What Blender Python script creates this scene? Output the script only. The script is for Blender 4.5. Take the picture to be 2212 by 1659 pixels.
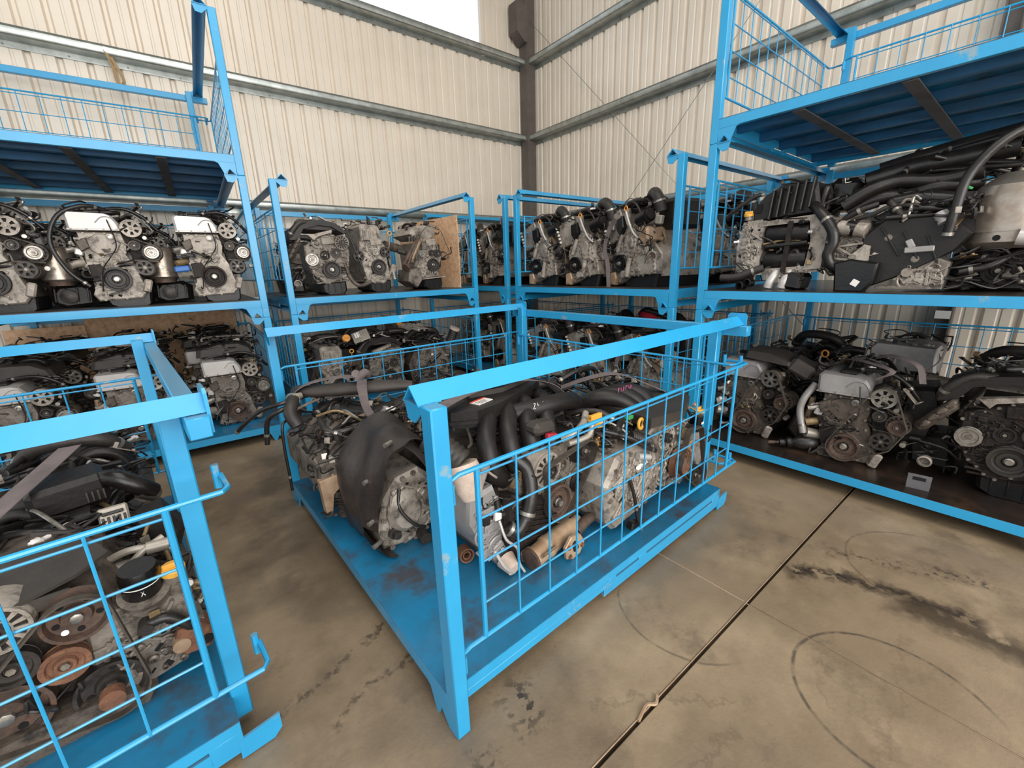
import bpy, math, random
from mathutils import Vector, Matrix
from mathutils.geometry import convex_hull_2d

for _o in list(bpy.data.objects):
    bpy.data.objects.remove(_o, do_unlink=True)
SC = bpy.context.scene
COL = SC.collection
pi = math.pi

# ------------------------------------------------------------------ camera
def set_camera():
    yaw, pitch, roll = map(math.radians, (-37.679, -15.245, -1.739))
    f = Vector((-math.sin(yaw)*math.cos(pitch), math.cos(yaw)*math.cos(pitch), math.sin(pitch)))
    rt = Vector((math.cos(yaw), math.sin(yaw), 0)); up = rt.cross(f)
    r2 = rt*math.cos(roll)+up*math.sin(roll); u2 = -rt*math.sin(roll)+up*math.cos(roll)
    M = Matrix((r2, u2, -f)).transposed().to_4x4()
    M.translation = (-3.585, -4.185, 1.429)
    cd = bpy.data.cameras.new('camera'); cd.sensor_width = 36; cd.sensor_fit = 'HORIZONTAL'
    cd.lens = 906.68/2212*36; cd.clip_start = 0.02; cd.clip_end = 300
    co = bpy.data.objects.new('camera', cd); COL.objects.link(co); co.matrix_world = M
    SC.camera = co
set_camera()

# ------------------------------------------------------------------ world, lights, exposure
WX, WY, RH = 1.867, 2.17, 6.4          # right wall plane, left wall plane, eaves height
w = bpy.data.worlds.new('world'); SC.world = w; w.use_nodes = True
nt = w.node_tree; nt.nodes.clear()
bg = nt.nodes.new('ShaderNodeBackground'); out = nt.nodes.new('ShaderNodeOutputWorld')
bg.inputs[0].default_value = (0.93, 0.97, 1.0, 1); bg.inputs[1].default_value = 1.08
nt.links.new(bg.outputs[0], out.inputs[0])

def area(name, loc, target, sx, sy, power, col):
    l = bpy.data.lights.new(name, 'AREA'); l.shape = 'RECTANGLE'; l.size = sx; l.size_y = sy
    l.energy = power; l.color = col
    o = bpy.data.objects.new(name, l); COL.objects.link(o); o.location = loc
    o.rotation_euler = (Vector(target)-Vector(loc)).to_track_quat('-Z', 'Y').to_euler()
    return o
# daylight through the large open doorway behind the photographer, and through roof lights
area('doorway_light', (-3.2, -9.8, 2.9), (-1.2, 0, 1.2), 7.5, 4.8, 500, (1.0, 0.965, 0.91))
area('roof_light', (-3.0, -3.0, 6.2), (-3.0, -2.4, 0), 3.2, 6.0, 150, (1.0, 0.95, 0.88))
SC.view_settings.view_transform = 'Standard'; SC.view_settings.look = 'None'
SC.view_settings.exposure = 0.27; SC.view_settings.gamma = 1.0
SC.view_settings.use_curve_mapping = False

# ------------------------------------------------------------------ materials
def s2l(c):
    return tuple(((x/255)/12.92 if x/255 <= 0.04045 else ((x/255+0.055)/1.055)**2.4) for x in c)
MATS = {}
def mat(name, col, rough=0.5, metal=0.0, dirt=None, damt=0.0, dscale=8.0, bump=0.0, bscale=40.0,
        dirt2=None, d2amt=0.0, d2scale=3.0, coat=0.0, spec=0.5, rvar=0.0, d2lo=0.5, dust=0.0):
    m = bpy.data.materials.new(name); m.use_nodes = True; n = m.node_tree; L = n.links
    b = n.nodes['Principled BSDF']
    b.inputs['Roughness'].default_value = rough; b.inputs['Metallic'].default_value = metal
    b.inputs['Coat Weight'].default_value = coat; b.inputs['Specular IOR Level'].default_value = spec
    b.inputs['Coat Roughness'].default_value = 0.15
    base = n.nodes.new('ShaderNodeRGB'); base.outputs[0].default_value = (*s2l(col), 1)
    cur = base.outputs[0]
    tc = n.nodes.new('ShaderNodeTexCoord')
    geo = n.nodes.new('ShaderNodeNewGeometry')
    def dirtlayer(cur, dc, amt, sc, seed, lo=0.36, hi=0.66):
        nz = n.nodes.new('ShaderNodeTexNoise'); nz.inputs['Scale'].default_value = sc
        nz.inputs['Detail'].default_value = 7; nz.inputs['Roughness'].default_value = 0.65
        mp = n.nodes.new('ShaderNodeMapping'); mp.inputs['Location'].default_value = (seed, seed*2, 0)
        L.new(geo.outputs['Position'], mp.inputs[0]); L.new(mp.outputs[0], nz.inputs['Vector'])
        rp = n.nodes.new('ShaderNodeMapRange'); rp.inputs['From Min'].default_value = lo
        rp.inputs['From Max'].default_value = hi; rp.inputs['To Max'].default_value = amt
        L.new(nz.outputs['Fac'], rp.inputs['Value'])
        mx = n.nodes.new('ShaderNodeMix'); mx.data_type = 'RGBA'
        mx.inputs[7].default_value = (*s2l(dc), 1)
        L.new(rp.outputs[0], mx.inputs[0]); L.new(cur, mx.inputs[6])
        return mx.outputs[2], rp.outputs[0]
    fac = None
    if dirt is not None: cur, fac = dirtlayer(cur, dirt, damt, dscale, 3.1)
    if dirt2 is not None: cur, _ = dirtlayer(cur, dirt2, d2amt, d2scale, 11.7, d2lo, d2lo+.16 if d2lo < .6 else d2lo+.05)
    if dust:
        sn = n.nodes.new('ShaderNodeSeparateXYZ'); L.new(geo.outputs['True Normal'], sn.inputs[0])
        dr = n.nodes.new('ShaderNodeMapRange'); dr.inputs['From Min'].default_value = .93; dr.inputs['From Max'].default_value = .97
        dr.inputs['To Max'].default_value = dust; L.new(sn.outputs[2], dr.inputs['Value'])
        dx = n.nodes.new('ShaderNodeMix'); dx.data_type = 'RGBA'; dx.inputs[7].default_value = (*s2l((112, 128, 134)), 1)
        L.new(dr.outputs[0], dx.inputs[0]); L.new(cur, dx.inputs[6]); cur = dx.outputs[2]
    L.new(cur, b.inputs['Base Color'])
    if rvar and fac is not None:
        mr = n.nodes.new('ShaderNodeMapRange'); mr.inputs['To Min'].default_value = rough
        mr.inputs['To Max'].default_value = min(1, rough+rvar); L.new(fac, mr.inputs['Value'])
        L.new(mr.outputs[0], b.inputs['Roughness'])
    if bump:
        nz = n.nodes.new('ShaderNodeTexNoise'); nz.inputs['Scale'].default_value = bscale
        nz.inputs['Detail'].default_value = 4
        L.new(geo.outputs['Position'], nz.inputs['Vector'])
        bp = n.nodes.new('ShaderNodeBump'); bp.inputs['Strength'].default_value = bump
        bp.inputs['Distance'].default_value = 0.01
        L.new(nz.outputs['Fac'], bp.inputs['Height']); L.new(bp.outputs[0], b.inputs['Normal'])
    MATS[name] = m; return m

mat('blue_paint', (42, 156, 206), 0.34, 0, (32, 136, 186), 0.5, 3.0, 0.04, 25, (176, 160, 112), 0.45, 7.0, coat=0.3, d2lo=0.63, dust=0.5)
mat('blue_deck', (24, 122, 168), 0.36, 0, (26, 84, 110), 0.9, 2.2, 0.06, 20, (66, 56, 50), 0.85, 5.0, coat=0.25, rvar=0.25, d2lo=0.50)
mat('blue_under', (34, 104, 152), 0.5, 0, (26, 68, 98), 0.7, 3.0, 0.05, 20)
mat('cat_metal', (206, 178, 148), 0.45, 0.3, (150, 112, 80), 0.7, 8, 0.15, 40)
mat('grimy_deck', (70, 64, 60), 0.42, 0, (30, 27, 26), 0.9, 4.0, 0.1, 30, (24, 90, 120), 0.5, 2.2)
mat('oily_deck', (44, 36, 31), 0.28, 0, (17, 13, 12), 0.9, 3.0, 0.12, 30, (84, 60, 46), 0.5, 4.0)
mat('galvanised', (176, 180, 176), 0.32, 0.75, (128, 134, 130), 0.7, 9, 0.03, 30)
mat('joist_grey', (96, 94, 96), 0.7, 0, (58, 54, 56), 0.7, 5)
mat('sheet_cream', (226, 214, 198), 0.30, 0.0, (212, 200, 184), 0.6, 1.6, 0.015, 14, coat=0.25)
mat('column_brown', (100, 92, 86), 0.45, 0.0, (78, 70, 66), 0.6, 6, 0.03, 30)
mat('osb', (222, 182, 146), 0.75, 0, (178, 130, 92), 0.8, 22, 0.15, 60, (226, 192, 154), 0.7, 30)
mat('aluminium', (138, 129, 119), 0.46, 0.2, (90, 80, 71), 0.85, 9, 0.3, 60, (38, 32, 28), 0.85, 15)
mat('aluminium_light', (172, 162, 151), 0.42, 0.15, (122, 111, 99), 0.85, 8, 0.25, 60, (54, 46, 40), 0.8, 15)
mat('aluminium_dirty', (98, 87, 77), 0.55, 0.1, (60, 51, 44), 0.85, 9, 0.35, 60, (28, 24, 21), 0.85, 17)
mat('iron_dirty', (42, 36, 33), 0.6, 0.05, (24, 21, 19), 0.9, 10, 0.35, 60, (74, 56, 44), 0.35, 18, spec=0.3)
mat('silver_cover', (192, 187, 183), 0.34, 0.25, (176, 168, 162), 0.5, 8, 0.04, 60)
mat('silver_cover_dull', (160, 156, 154), 0.42, 0.2, (122, 116, 112), 0.6, 8, 0.05, 60)
mat('heat_shield', (176, 168, 158), 0.3, 0.7, (128, 104, 82), 0.7, 7, 0.1, 40)
mat('steel', (172, 168, 160), 0.32, 0.7, (96, 84, 74), 0.7, 30, 0.1, 60)
mat('steel_dark', (74, 68, 64), 0.45, 0.45, (40, 35, 32), 0.85, 24, 0.15, 60)
mat('bolt_steel', (150, 141, 130), 0.4, 0.4, (84, 73, 63), 0.85, 22)
mat('brass', (150, 128, 92), 0.4, 0.4, (96, 78, 58), 0.7, 22)
mat('rust', (124, 84, 62), 0.8, 0.1, (80, 56, 45), 0.8, 16, 0.4, 90, (148, 106, 76), 0.6, 26)
mat('rust_dull', (92, 74, 64), 0.65, 0.2, (54, 44, 40), 0.8, 14, 0.3, 80, (120, 84, 62), 0.5, 26)
mat('black_plastic', (26, 24, 24), 0.42, 0, (52, 46, 41), 0.45, 7, 0.12, 60, spec=0.35)
mat('black_gloss', (15, 14, 14), 0.26, 0, (38, 33, 29), 0.5, 8, 0.08, 50, spec=0.4)
mat('grey_plastic', (70, 64, 60), 0.5, 0, (50, 45, 41), 0.7, 7, 0.1, 60, spec=0.35)
mat('dusty_plastic', (62, 56, 50), 0.55, 0, (46, 41, 37), 0.6, 7, 0.1, 60, spec=0.35)
mat('rubber', (36, 33, 31), 0.5, 0, (66, 58, 51), 0.5, 9, 0.15, 80)
mat('sheet_black', (40, 36, 34), 0.42, 0, (74, 64, 58), 0.7, 5, 0.25, 30, (52, 40, 34), 0.6, 8)
mat('rubber_hose', (24, 22, 22), 0.34, 0, (52, 46, 41), 0.5, 9, 0.1, 60)
mat('wire_black', (22, 20, 20), 0.45, 0, (58, 50, 44), 0.5, 20)
mat('strap_grey', (116, 105, 104), 0.8, 0, (84, 75, 74), 0.7, 9, 0.1, 200)
mat('strap_tan', (168, 140, 104), 0.75)
mat('belt_black', (60, 53, 47), 0.6, 0, (96, 86, 74), 0.6, 30)
mat('orange_plastic', (222, 152, 72), 0.4, 0, (178, 116, 56), 0.4, 12)
mat('yellow_plastic', (236, 176, 70), 0.42, 0, (198, 140, 56), 0.5, 12)
mat('red_plastic', (176, 44, 58), 0.4)
mat('green_plastic', (60, 150, 80), 0.4)
mat('blue_tape', (52, 106, 176), 0.45)
mat('white_label', (232, 226, 220), 0.5)
mat('red_label', (206, 86, 66), 0.5)
mat('ecu_metal', (178, 170, 158), 0.4, 0.4, (134, 124, 112), 0.6, 10)
mat('tan_metal', (176, 150, 124), 0.55, 0.25, (122, 92, 68), 0.75, 10, 0.2, 50)
mat('pale_duct', (206, 188, 174), 0.55, 0, (164, 138, 118), 0.7, 12, 0.2, 50)
mat('pan_black', (24, 23, 24), 0.32, 0.1, (44, 40, 37), 0.45, 8, 0.08, 40, spec=0.4)
mat('dark_gap', (12, 12, 13), 0.9)
mat('roof_sheet', (150, 146, 138), 0.6)
mat('lettering', (226, 222, 214), 0.5)
mat('lettering_pink', (196, 84, 138), 0.5)
mat('lettering_dark', (60, 56, 60), 0.6)

def floor_material():
    m = bpy.data.materials.new('concrete'); m.use_nodes = True; n = m.node_tree; L = n.links
    b = n.nodes['Principled BSDF']; geo = n.nodes.new('ShaderNodeNewGeometry')
    P = geo.outputs['Position']
    def noise(sc, det=6, loc=(0, 0, 0), rough=0.6, stretch=(1, 1, 1)):
        mp = n.nodes.new('ShaderNodeMapping'); mp.inputs['Location'].default_value = loc
        mp.inputs['Scale'].default_value = stretch
        L.new(P, mp.inputs[0]); z = n.nodes.new('ShaderNodeTexNoise')
        z.inputs['Scale'].default_value = sc; z.inputs['Detail'].default_value = det
        z.inputs['Roughness'].default_value = rough; L.new(mp.outputs[0], z.inputs['Vector'])
        return z.outputs['Fac']
    def rng(v, a, c, lo=0., hi=1.):
        r = n.nodes.new('ShaderNodeMapRange'); r.inputs['From Min'].default_value = a
        r.inputs['From Max'].default_value = c; r.inputs['To Min'].default_value = lo
        r.inputs['To Max'].default_value = hi; L.new(v, r.inputs['Value']); return r.outputs[0]
    def mt(op, a, c=None, d=None):
        x = n.nodes.new('ShaderNodeMath'); x.operation = op
        for i, v in enumerate((a, c, d)):
            if v is None: continue
            if isinstance(v, (int, float)): x.inputs[i].default_value = v
            else: L.new(v, x.inputs[i])
        return x.outputs[0]
    def mix(cur, col, fac):
        mx = n.nodes.new('ShaderNodeMix'); mx.data_type = 'RGBA'
        mx.inputs[7].default_value = (*s2l(col), 1); L.new(fac, mx.inputs[0])
        if isinstance(cur, tuple): mx.inputs[6].default_value = (*s2l(cur), 1)
        else: L.new(cur, mx.inputs[6])
        return mx.outputs[2]
    sx = n.nodes.new('ShaderNodeSeparateXYZ'); L.new(P, sx.inputs[0]); X, Y = sx.outputs[0], sx.outputs[1]
    cur = mix((144, 125, 100), (118, 101, 80), rng(noise(1.3, 8), 0.38, 0.64))
    cur = mix(cur, (164, 144, 116), rng(noise(2.6, 6, (5, 1, 0)), 0.52, 0.72, 0, 0.7))
    cur = mix(cur, (98, 84, 70), rng(noise(0.9, 9, (9, 4, 0), 0.7), 0.50, 0.68, 0, 0.75))
    cur = mix(cur, (86, 74, 62), rng(noise(3.2, 9, (3, 8, 0), 0.7), 0.56, 0.68, 0, 0.6))
    cur = mix(cur, (88, 76, 66), rng(noise(60, 3, (2, 2, 0)), 0.66, 0.74, 0, 0.45))
    warp = mt('MULTIPLY', mt('SUBTRACT', noise(5, 5, (1, 7, 0)), 0.5), 0.16)
    warpf = mt('MULTIPLY', mt('SUBTRACT', noise(26, 5, (3, 7, 0)), 0.5), 0.10)
    def segmask(ax, ay, bx, by, wid, soft, taper=None):
        dx, dy = bx-ax, by-ay; ln = math.hypot(dx, dy); dx /= ln; dy /= ln
        u = mt('ADD', mt('MULTIPLY', mt('SUBTRACT', X, ax), dx), mt('MULTIPLY', mt('SUBTRACT', Y, ay), dy))
        v = mt('ADD', mt('MULTIPLY', mt('SUBTRACT', X, ax), -dy), mt('MULTIPLY', mt('SUBTRACT', Y, ay), dx))
        v = mt('ABSOLUTE', mt('ADD', mt('ADD', v, warp), warpf))
        over = mt('MAXIMUM', mt('SUBTRACT', u, ln), mt('MULTIPLY', u, -1))
        d = mt('MAXIMUM', mt('SUBTRACT', v, wid), over)
        return rng(d, soft, -soft)
    # oil trail past the joint, spots by the cage foot, drips between the two front cages
    oil = segmask(-1.52, -3.63, -1.36, -3.84, 0.03, 0.03)
    oil2 = segmask(-1.36, -3.82, -1.28, -4.25, 0.03, 0.03)
    oil3 = segmask(-1.38, -4.0, -1.34, -4.8, 0.075, 0.05)
    zig = segmask(-1.22, -3.70, -0.95, -4.25, 0.035, 0.03)
    damp = segmask(-1.54, -3.56, -0.85, -4.9, 0.20, 0.12)
    cur = mix(cur, (104, 86, 66), mt('MULTIPLY', damp, rng(noise(6, 8, (4, 4, 0)), 0.44, 0.62, 0, 0.6)))
    cur = mix(cur, (62, 50, 36), mt('MULTIPLY', oil3, rng(noise(9, 8, (2, 4, 0)), 0.36, 0.46, 0, 0.9)))
    cur = mix(cur, (34, 27, 22), mt('MULTIPLY', oil, rng(noise(15, 8, (8, 4, 0)), 0.42, 0.47, 0, 0.97)))
    cur = mix(cur, (44, 35, 28), mt('MULTIPLY', oil2, rng(noise(13, 8, (8, 9, 0)), 0.40, 0.46, 0, 0.95)))
    cur = mix(cur, (64, 54, 44), mt('MULTIPLY', zig, rng(noise(30, 8, (8, 4, 3)), 0.53, 0.57, 0, 0.85)))
    sp = segmask(-2.93, -3.24, -2.93, -3.40, 0.05, 0.04)
    cur = mix(cur, (42, 33, 28), mt('MULTIPLY', sp, rng(noise(24, 6, (1, 4, 0)), 0.52, 0.56, 0, 0.9)))
    sp = segmask(-3.10, -3.36, -3.16, -3.46, 0.03, 0.03)
    cur = mix(cur, (42, 33, 28), mt('MULTIPLY', sp, rng(noise(24, 6, (4, 4, 0)), 0.50, 0.56, 0, 0.9)))
    dr = segmask(-3.58, -2.84, -3.14, -2.70, 0.012, 0.014)
    cur = mix(cur, (50, 41, 34), mt('MULTIPLY', dr, rng(noise(30, 4, (1, 9, 0)), 0.47, 0.53, 0, 0.85)))
    dr = segmask(-3.44, -2.98, -3.02, -2.86, 0.008, 0.012)
    cur = mix(cur, (50, 41, 34), mt('MULTIPLY', dr, rng(noise(30, 4, (6, 9, 0)), 0.44, 0.52, 0, 0.9)))
    # long stains by the joint; passage between front racks: grime with shade painted in
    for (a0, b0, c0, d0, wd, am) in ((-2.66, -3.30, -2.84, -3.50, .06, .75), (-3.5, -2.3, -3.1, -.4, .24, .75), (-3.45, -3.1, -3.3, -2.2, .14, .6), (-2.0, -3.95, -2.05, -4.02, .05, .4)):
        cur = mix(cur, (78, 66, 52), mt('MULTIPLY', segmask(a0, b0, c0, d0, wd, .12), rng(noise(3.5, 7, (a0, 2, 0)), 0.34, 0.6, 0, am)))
    # straight rubber streaks
    for (a0, b0, c0, d0, wd, am, cc) in ((-1.59, -4.06, -2.3, -4.14, .004, .5, (104, 84, 64)), (-2.73, -3.46, -2.35, -3.77, .002, .6, (84, 70, 56)), (-2.45, -3.82, -2.66, -3.79, .004, .6, (92, 76, 60)), (-1.9, -3.9, -2.15, -3.98, .003, .4, (92, 76, 60))):
        cur = mix(cur, cc, mt('MULTIPLY', segmask(a0, b0, c0, d0, wd, .008), am))
    # tyre scuffs
    def ring(cx, cy, r, wd, amt, seed, hw):
        # hw: (direction x, direction y, offset) keeps only the part of the ring on one side of a line
        d = mt('SQRT', mt('ADD', mt('POWER', mt('SUBTRACT', X, cx), 2), mt('POWER', mt('SUBTRACT', Y, cy), 2)))
        d = mt('ABSOLUTE', mt('SUBTRACT', mt('ADD', d, mt('MULTIPLY', warp, 0.12)), r))
        h = mt('ADD', mt('MULTIPLY', mt('SUBTRACT', X, cx), hw[0]), mt('MULTIPLY', mt('SUBTRACT', Y, cy), hw[1]))
        m_ = mt('MULTIPLY', rng(d, wd, wd*0.3), rng(h, hw[2]-.05, hw[2]+.05))
        return mt('MULTIPLY', m_, rng(noise(16, 3, (seed, 3, 0)), 0.38, 0.52, amt*.35, amt))
    for (cx, cy, r, wd, amt, sd, hw) in ((-1.96, -4.11, 0.288, 0.0085, 0.85, 1, (0, 1, -.2)), (-2.078, -3.442, 0.293, 0.007, 0.6, 4, (-1, 0, .15)),
                                         (-1.048, -4.087, 0.34, 0.008, 0.5, 7, (0, 1, .1))):
        cur = mix(cur, (74, 66, 56), ring(cx, cy, r, wd, amt, sd, hw))
    L.new(cur, b.inputs['Base Color'])
    L.new(rng(noise(2, 6, (3, 3, 3)), 0.3, 0.7, 0.34, 0.62), b.inputs['Roughness'])
    bp = n.nodes.new('ShaderNodeBump'); bp.inputs['Strength'].default_value = 0.12
    bp.inputs['Distance'].default_value = 0.01; L.new(noise(70, 3), bp.inputs['Height'])
    L.new(bp.outputs[0], b.inputs['Normal']); MATS['concrete'] = m
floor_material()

def glass_material():
    m = bpy.data.materials.new('translucent_pane'); m.use_nodes = True; n = m.node_tree; L = n.links
    b = n.nodes['Principled BSDF']; b.inputs['Base Color'].default_value = (0.95, 0.97, 1, 1)
    b.inputs['Roughness'].default_value = 0.05; b.inputs['Transmission Weight'].default_value = 1.0
    b.inputs['IOR'].default_value = 1.02
    MATS['translucent_pane'] = m
glass_material()

# ------------------------------------------------------------------ mesh building
def V(*a): return Vector(a)
def spline(pts, k=5):
    P = [Vector(p) for p in pts]
    if len(P) < 3: return P
    Q = [P[0]*2-P[1]]+P+[P[-1]*2-P[-2]]; o = []
    for i in range(1, len(Q)-2):
        a, b, c, d = Q[i-1:i+3]
        for j in range(k):
            t = j/k
            o.append(0.5*((2*b)+(c-a)*t+(2*a-5*b+4*c-d)*t*t+(3*b-a-3*c+d)*t**3))
    o.append(P[-1]); return o

class MB:
    def __init__(s): s.v = []; s.f = []
    def add(s, vs, fs):
        o = len(s.v); s.v += [tuple(x) for x in vs]; s.f += [tuple(i+o for i in f) for f in fs]
        return s
    def box(s, c, d, rot=None, ch=0.0):
        hx, hy, hz = d[0]/2, d[1]/2, d[2]/2
        R = rot if rot is None or isinstance(rot, Matrix) else (Matrix.Rotation(rot[2], 3, 'Z') @ Matrix.Rotation(rot[1], 3, 'Y') @ Matrix.Rotation(rot[0], 3, 'X'))
        C = Vector(c)
        tf = (lambda p: C+R@Vector(p)) if R is not None else (lambda p: C+Vector(p))
        ch = min(ch, hx*.9, hy*.9, hz*.9)
        if ch <= 0:
            vs = [tf((x*hx, y*hy, z*hz)) for x in (-1, 1) for y in (-1, 1) for z in (-1, 1)]
            return s.add(vs, [(0, 1, 3, 2), (4, 6, 7, 5), (0, 4, 5, 1), (2, 3, 7, 6), (0, 2, 6, 4), (1, 5, 7, 3)])
        vs = []; idx = {}
        for x in (-1, 1):
            for y in (-1, 1):
                for z in (-1, 1):
                    for a in range(3):
                        q = [x*(hx-ch), y*(hy-ch), z*(hz-ch)]; q[a] += (x, y, z)[a]*ch
                        idx[(x, y, z, a)] = len(vs); vs.append(tf(q))
        fs = []
        for a in range(3):
            b, c2 = (a+1) % 3, (a+2) % 3
            for sg in (-1, 1):
                q = []
                for (i, j) in ((-1, -1), (1, -1), (1, 1), (-1, 1)):
                    k = [0, 0, 0]; k[a] = sg; k[b] = i; k[c2] = j; q.append(idx[(*k, a)])
                fs.append(tuple(q if sg > 0 else q[::-1]))
            for i in (-1, 1):
                for j in (-1, 1):
                    k0 = [0, 0, 0]; k0[b] = i; k0[c2] = j; k1 = list(k0); k0[a] = -1; k1[a] = 1
                    q = [idx[(*k0, b)], idx[(*k1, b)], idx[(*k1, c2)], idx[(*k0, c2)]]
                    fs.append(tuple(q if i*j > 0 else q[::-1]))
        for x in (-1, 1):
            for y in (-1, 1):
                for z in (-1, 1):
                    q = [idx[(x, y, z, a)] for a in range(3)]
                    fs.append(tuple(q if x*y*z > 0 else q[::-1]))
        return s.add(vs, fs)
    def frame(s, ax):
        ax = Vector(ax).normalized(); t = Vector((0, 0, 1)) if abs(ax.z) < 0.9 else Vector((1, 0, 0))
        u = ax.cross(t).normalized(); return u, ax.cross(u).normalized(), ax
    def lathe(s, prof, o, ax, n=20, cap=True, a0=0.0):
        u, v, w = s.frame(ax); o = Vector(o); vs = []; fs = []; m = len(prof)
        for (r, h) in prof:
            for k in range(n):
                t = a0+2*pi*k/n; vs.append(o+w*h+(u*math.cos(t)+v*math.sin(t))*r)
        for i in range(m-1):
            for k in range(n):
                a, b = i*n+k, i*n+(k+1) % n; fs.append((a, b, b+n, a+n))
        if cap: fs.append(tuple(range(n))[::-1]); fs.append(tuple(range((m-1)*n, m*n)))
        return s.add(vs, fs)
    def cyl(s, a, b, r, r2=None, n=12):
        a, b = Vector(a), Vector(b); L = (b-a).length
        return s.lathe([(r, 0), (r if r2 is None else r2, L)], a, b-a, n)
    def tube(s, pts, r, n=8, k=5, sm=True):
        P = spline(pts, k) if sm else [Vector(p) for p in pts]
        vs = []; fs = []; m = len(P); pu = None
        for i, p in enumerate(P):
            d = (P[min(i+1, m-1)]-P[max(i-1, 0)])
            d = d.normalized() if d.length > 1e-9 else Vector((0, 0, 1))
            if pu is None: pu = s.frame(d)[0]
            u = pu-d*pu.dot(d); u = u.normalized() if u.length > 1e-6 else s.frame(d)[0]; pu = u; v = d.cross(u)
            rr = r(i/(m-1)) if callable(r) else r
            for j in range(n):
                t = 2*pi*j/n; vs.append(p+(u*math.cos(t)+v*math.sin(t))*rr)
        for i in range(m-1):
            for j in range(n):
                a, b = i*n+j, i*n+(j+1) % n; fs.append((a, b, b+n, a+n))
        fs.append(tuple(range(n))[::-1]); fs.append(tuple(range((m-1)*n, m*n)))
        return s.add(vs, fs)
    def prism(s, poly, y0, y1, ch=0.0, ax='y'):
        # polygon (u,v) extruded along y (or x / z); ch shrinks the front outline for a chamfered face
        n = len(poly); cx = sum(p[0] for p in poly)/n; cz = sum(p[1] for p in poly)/n
        ar = sum(poly[i][0]*poly[(i+1) % n][1]-poly[(i+1) % n][0]*poly[i][1] for i in range(n))
        if ar < 0: poly = poly[::-1]
        def P(u, v, t):
            return (u, t, v) if ax == 'y' else ((t, u, v) if ax == 'x' else (u, v, t))
        rings = [(1, y0+(ch if ch else 0)), (1, y1)]
        if ch:
            sz = max(max(abs(p[0]-cx) for p in poly), max(abs(p[1]-cz) for p in poly)) or 1
            rings = [(1-ch/sz, y0)]+rings
        vs = []
        for (k, t) in rings: vs += [P(cx+(p[0]-cx)*k, cz+(p[1]-cz)*k, t) for p in poly]
        m = len(rings); fs = []
        for i in range(m-1):
            for j in range(n):
                a, b = i*n+j, i*n+(j+1) % n
                fs.append((a, b, b+n, a+n))
        fs.append(tuple(range(n))[::-1]); fs.append(tuple(range((m-1)*n, m*n)))
        if ax == 'y': fs = [f[::-1] for f in fs] if False else fs
        return s.add(vs, fs)
    def holed(s, c, ax, r0, r1, r2, r3, th, k=6, n=36, fr=0.42):
        # spoked disc: hub ring r0-r1, rim ring r2-r3, k spokes between
        u, v, w = s.frame(ax); c = Vector(c)
        def sect(ra, rb, ta, tb, m):
            vs = []; fs = []
            for i in range(m+1):
                t = ta+(tb-ta)*i/m; d = u*math.cos(t)+v*math.sin(t)
                vs += [c+d*ra-w*th/2, c+d*rb-w*th/2, c+d*rb+w*th/2, c+d*ra+w*th/2]
            for i in range(m):
                for j in range(4):
                    a = i*4+j; b = i*4+(j+1) % 4; fs.append((a, b, b+4, a+4))
            if tb-ta < 2*pi-0.01: fs += [(0, 1, 2, 3), tuple(m*4+j for j in (3, 2, 1, 0))]
            s.add(vs, fs)
        sect(r0, r1, 0, 2*pi, n); sect(r2, r3, 0, 2*pi, n)
        for i in range(k):
            t = 2*pi*i/k; h = pi/k*fr; sect(r1*.98, r2*1.02, t-h, t+h, 3)
        return s
    def ribbon(s, pts, wv, width, th=0.003, closed=False, sm=True, k=4):
        P = spline(pts, k) if sm and not closed else [Vector(p) for p in pts]
        vs = []; fs = []; m = len(P)
        for i, p in enumerate(P):
            a = P[(i-1) % m] if closed else P[max(i-1, 0)]; b = P[(i+1) % m] if closed else P[min(i+1, m-1)]
            d = (b-a).normalized(); W = Vector(wv(i/(m-1)) if callable(wv) else wv); W = (W-d*W.dot(d)).normalized()
            nn = d.cross(W).normalized()*th/2; W = W*width/2
            vs += [p-W-nn, p+W-nn, p+W+nn, p-W+nn]
        for i in range(m if closed else m-1):
            for j in range(4):
                a = i*4+j; b = i*4+(j+1) % 4; a2 = (i+1) % m*4+j; b2 = (i+1) % m*4+(j+1) % 4
                fs.append((a, b, b2, a2))
        if not closed: fs += [(3, 2, 1, 0), tuple((m-1)*4+j for j in range(4))]
        return s.add(vs, fs)
    def mesh(s, name, m, ang=38):
        me = bpy.data.meshes.new(name); me.from_pydata(s.v, [], s.f); me.validate(); me.update()
        import bmesh
        bm = bmesh.new(); bm.from_mesh(me); bmesh.ops.recalc_face_normals(bm, faces=bm.faces); bm.to_mesh(me); bm.free()
        me.polygons.foreach_set('use_smooth', [True]*len(me.polygons)); me.set_sharp_from_angle(angle=math.radians(ang))
        me.materials.append(MATS[m]); return me
    def build(s, name, m, parent=None, ang=38, **kw):
        o = bpy.data.objects.new(name, s.mesh(name, m, ang)); COL.objects.link(o)
        if parent is not None: o.parent = parent
        for k, v in kw.items(): o[k] = v
        return o

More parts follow.
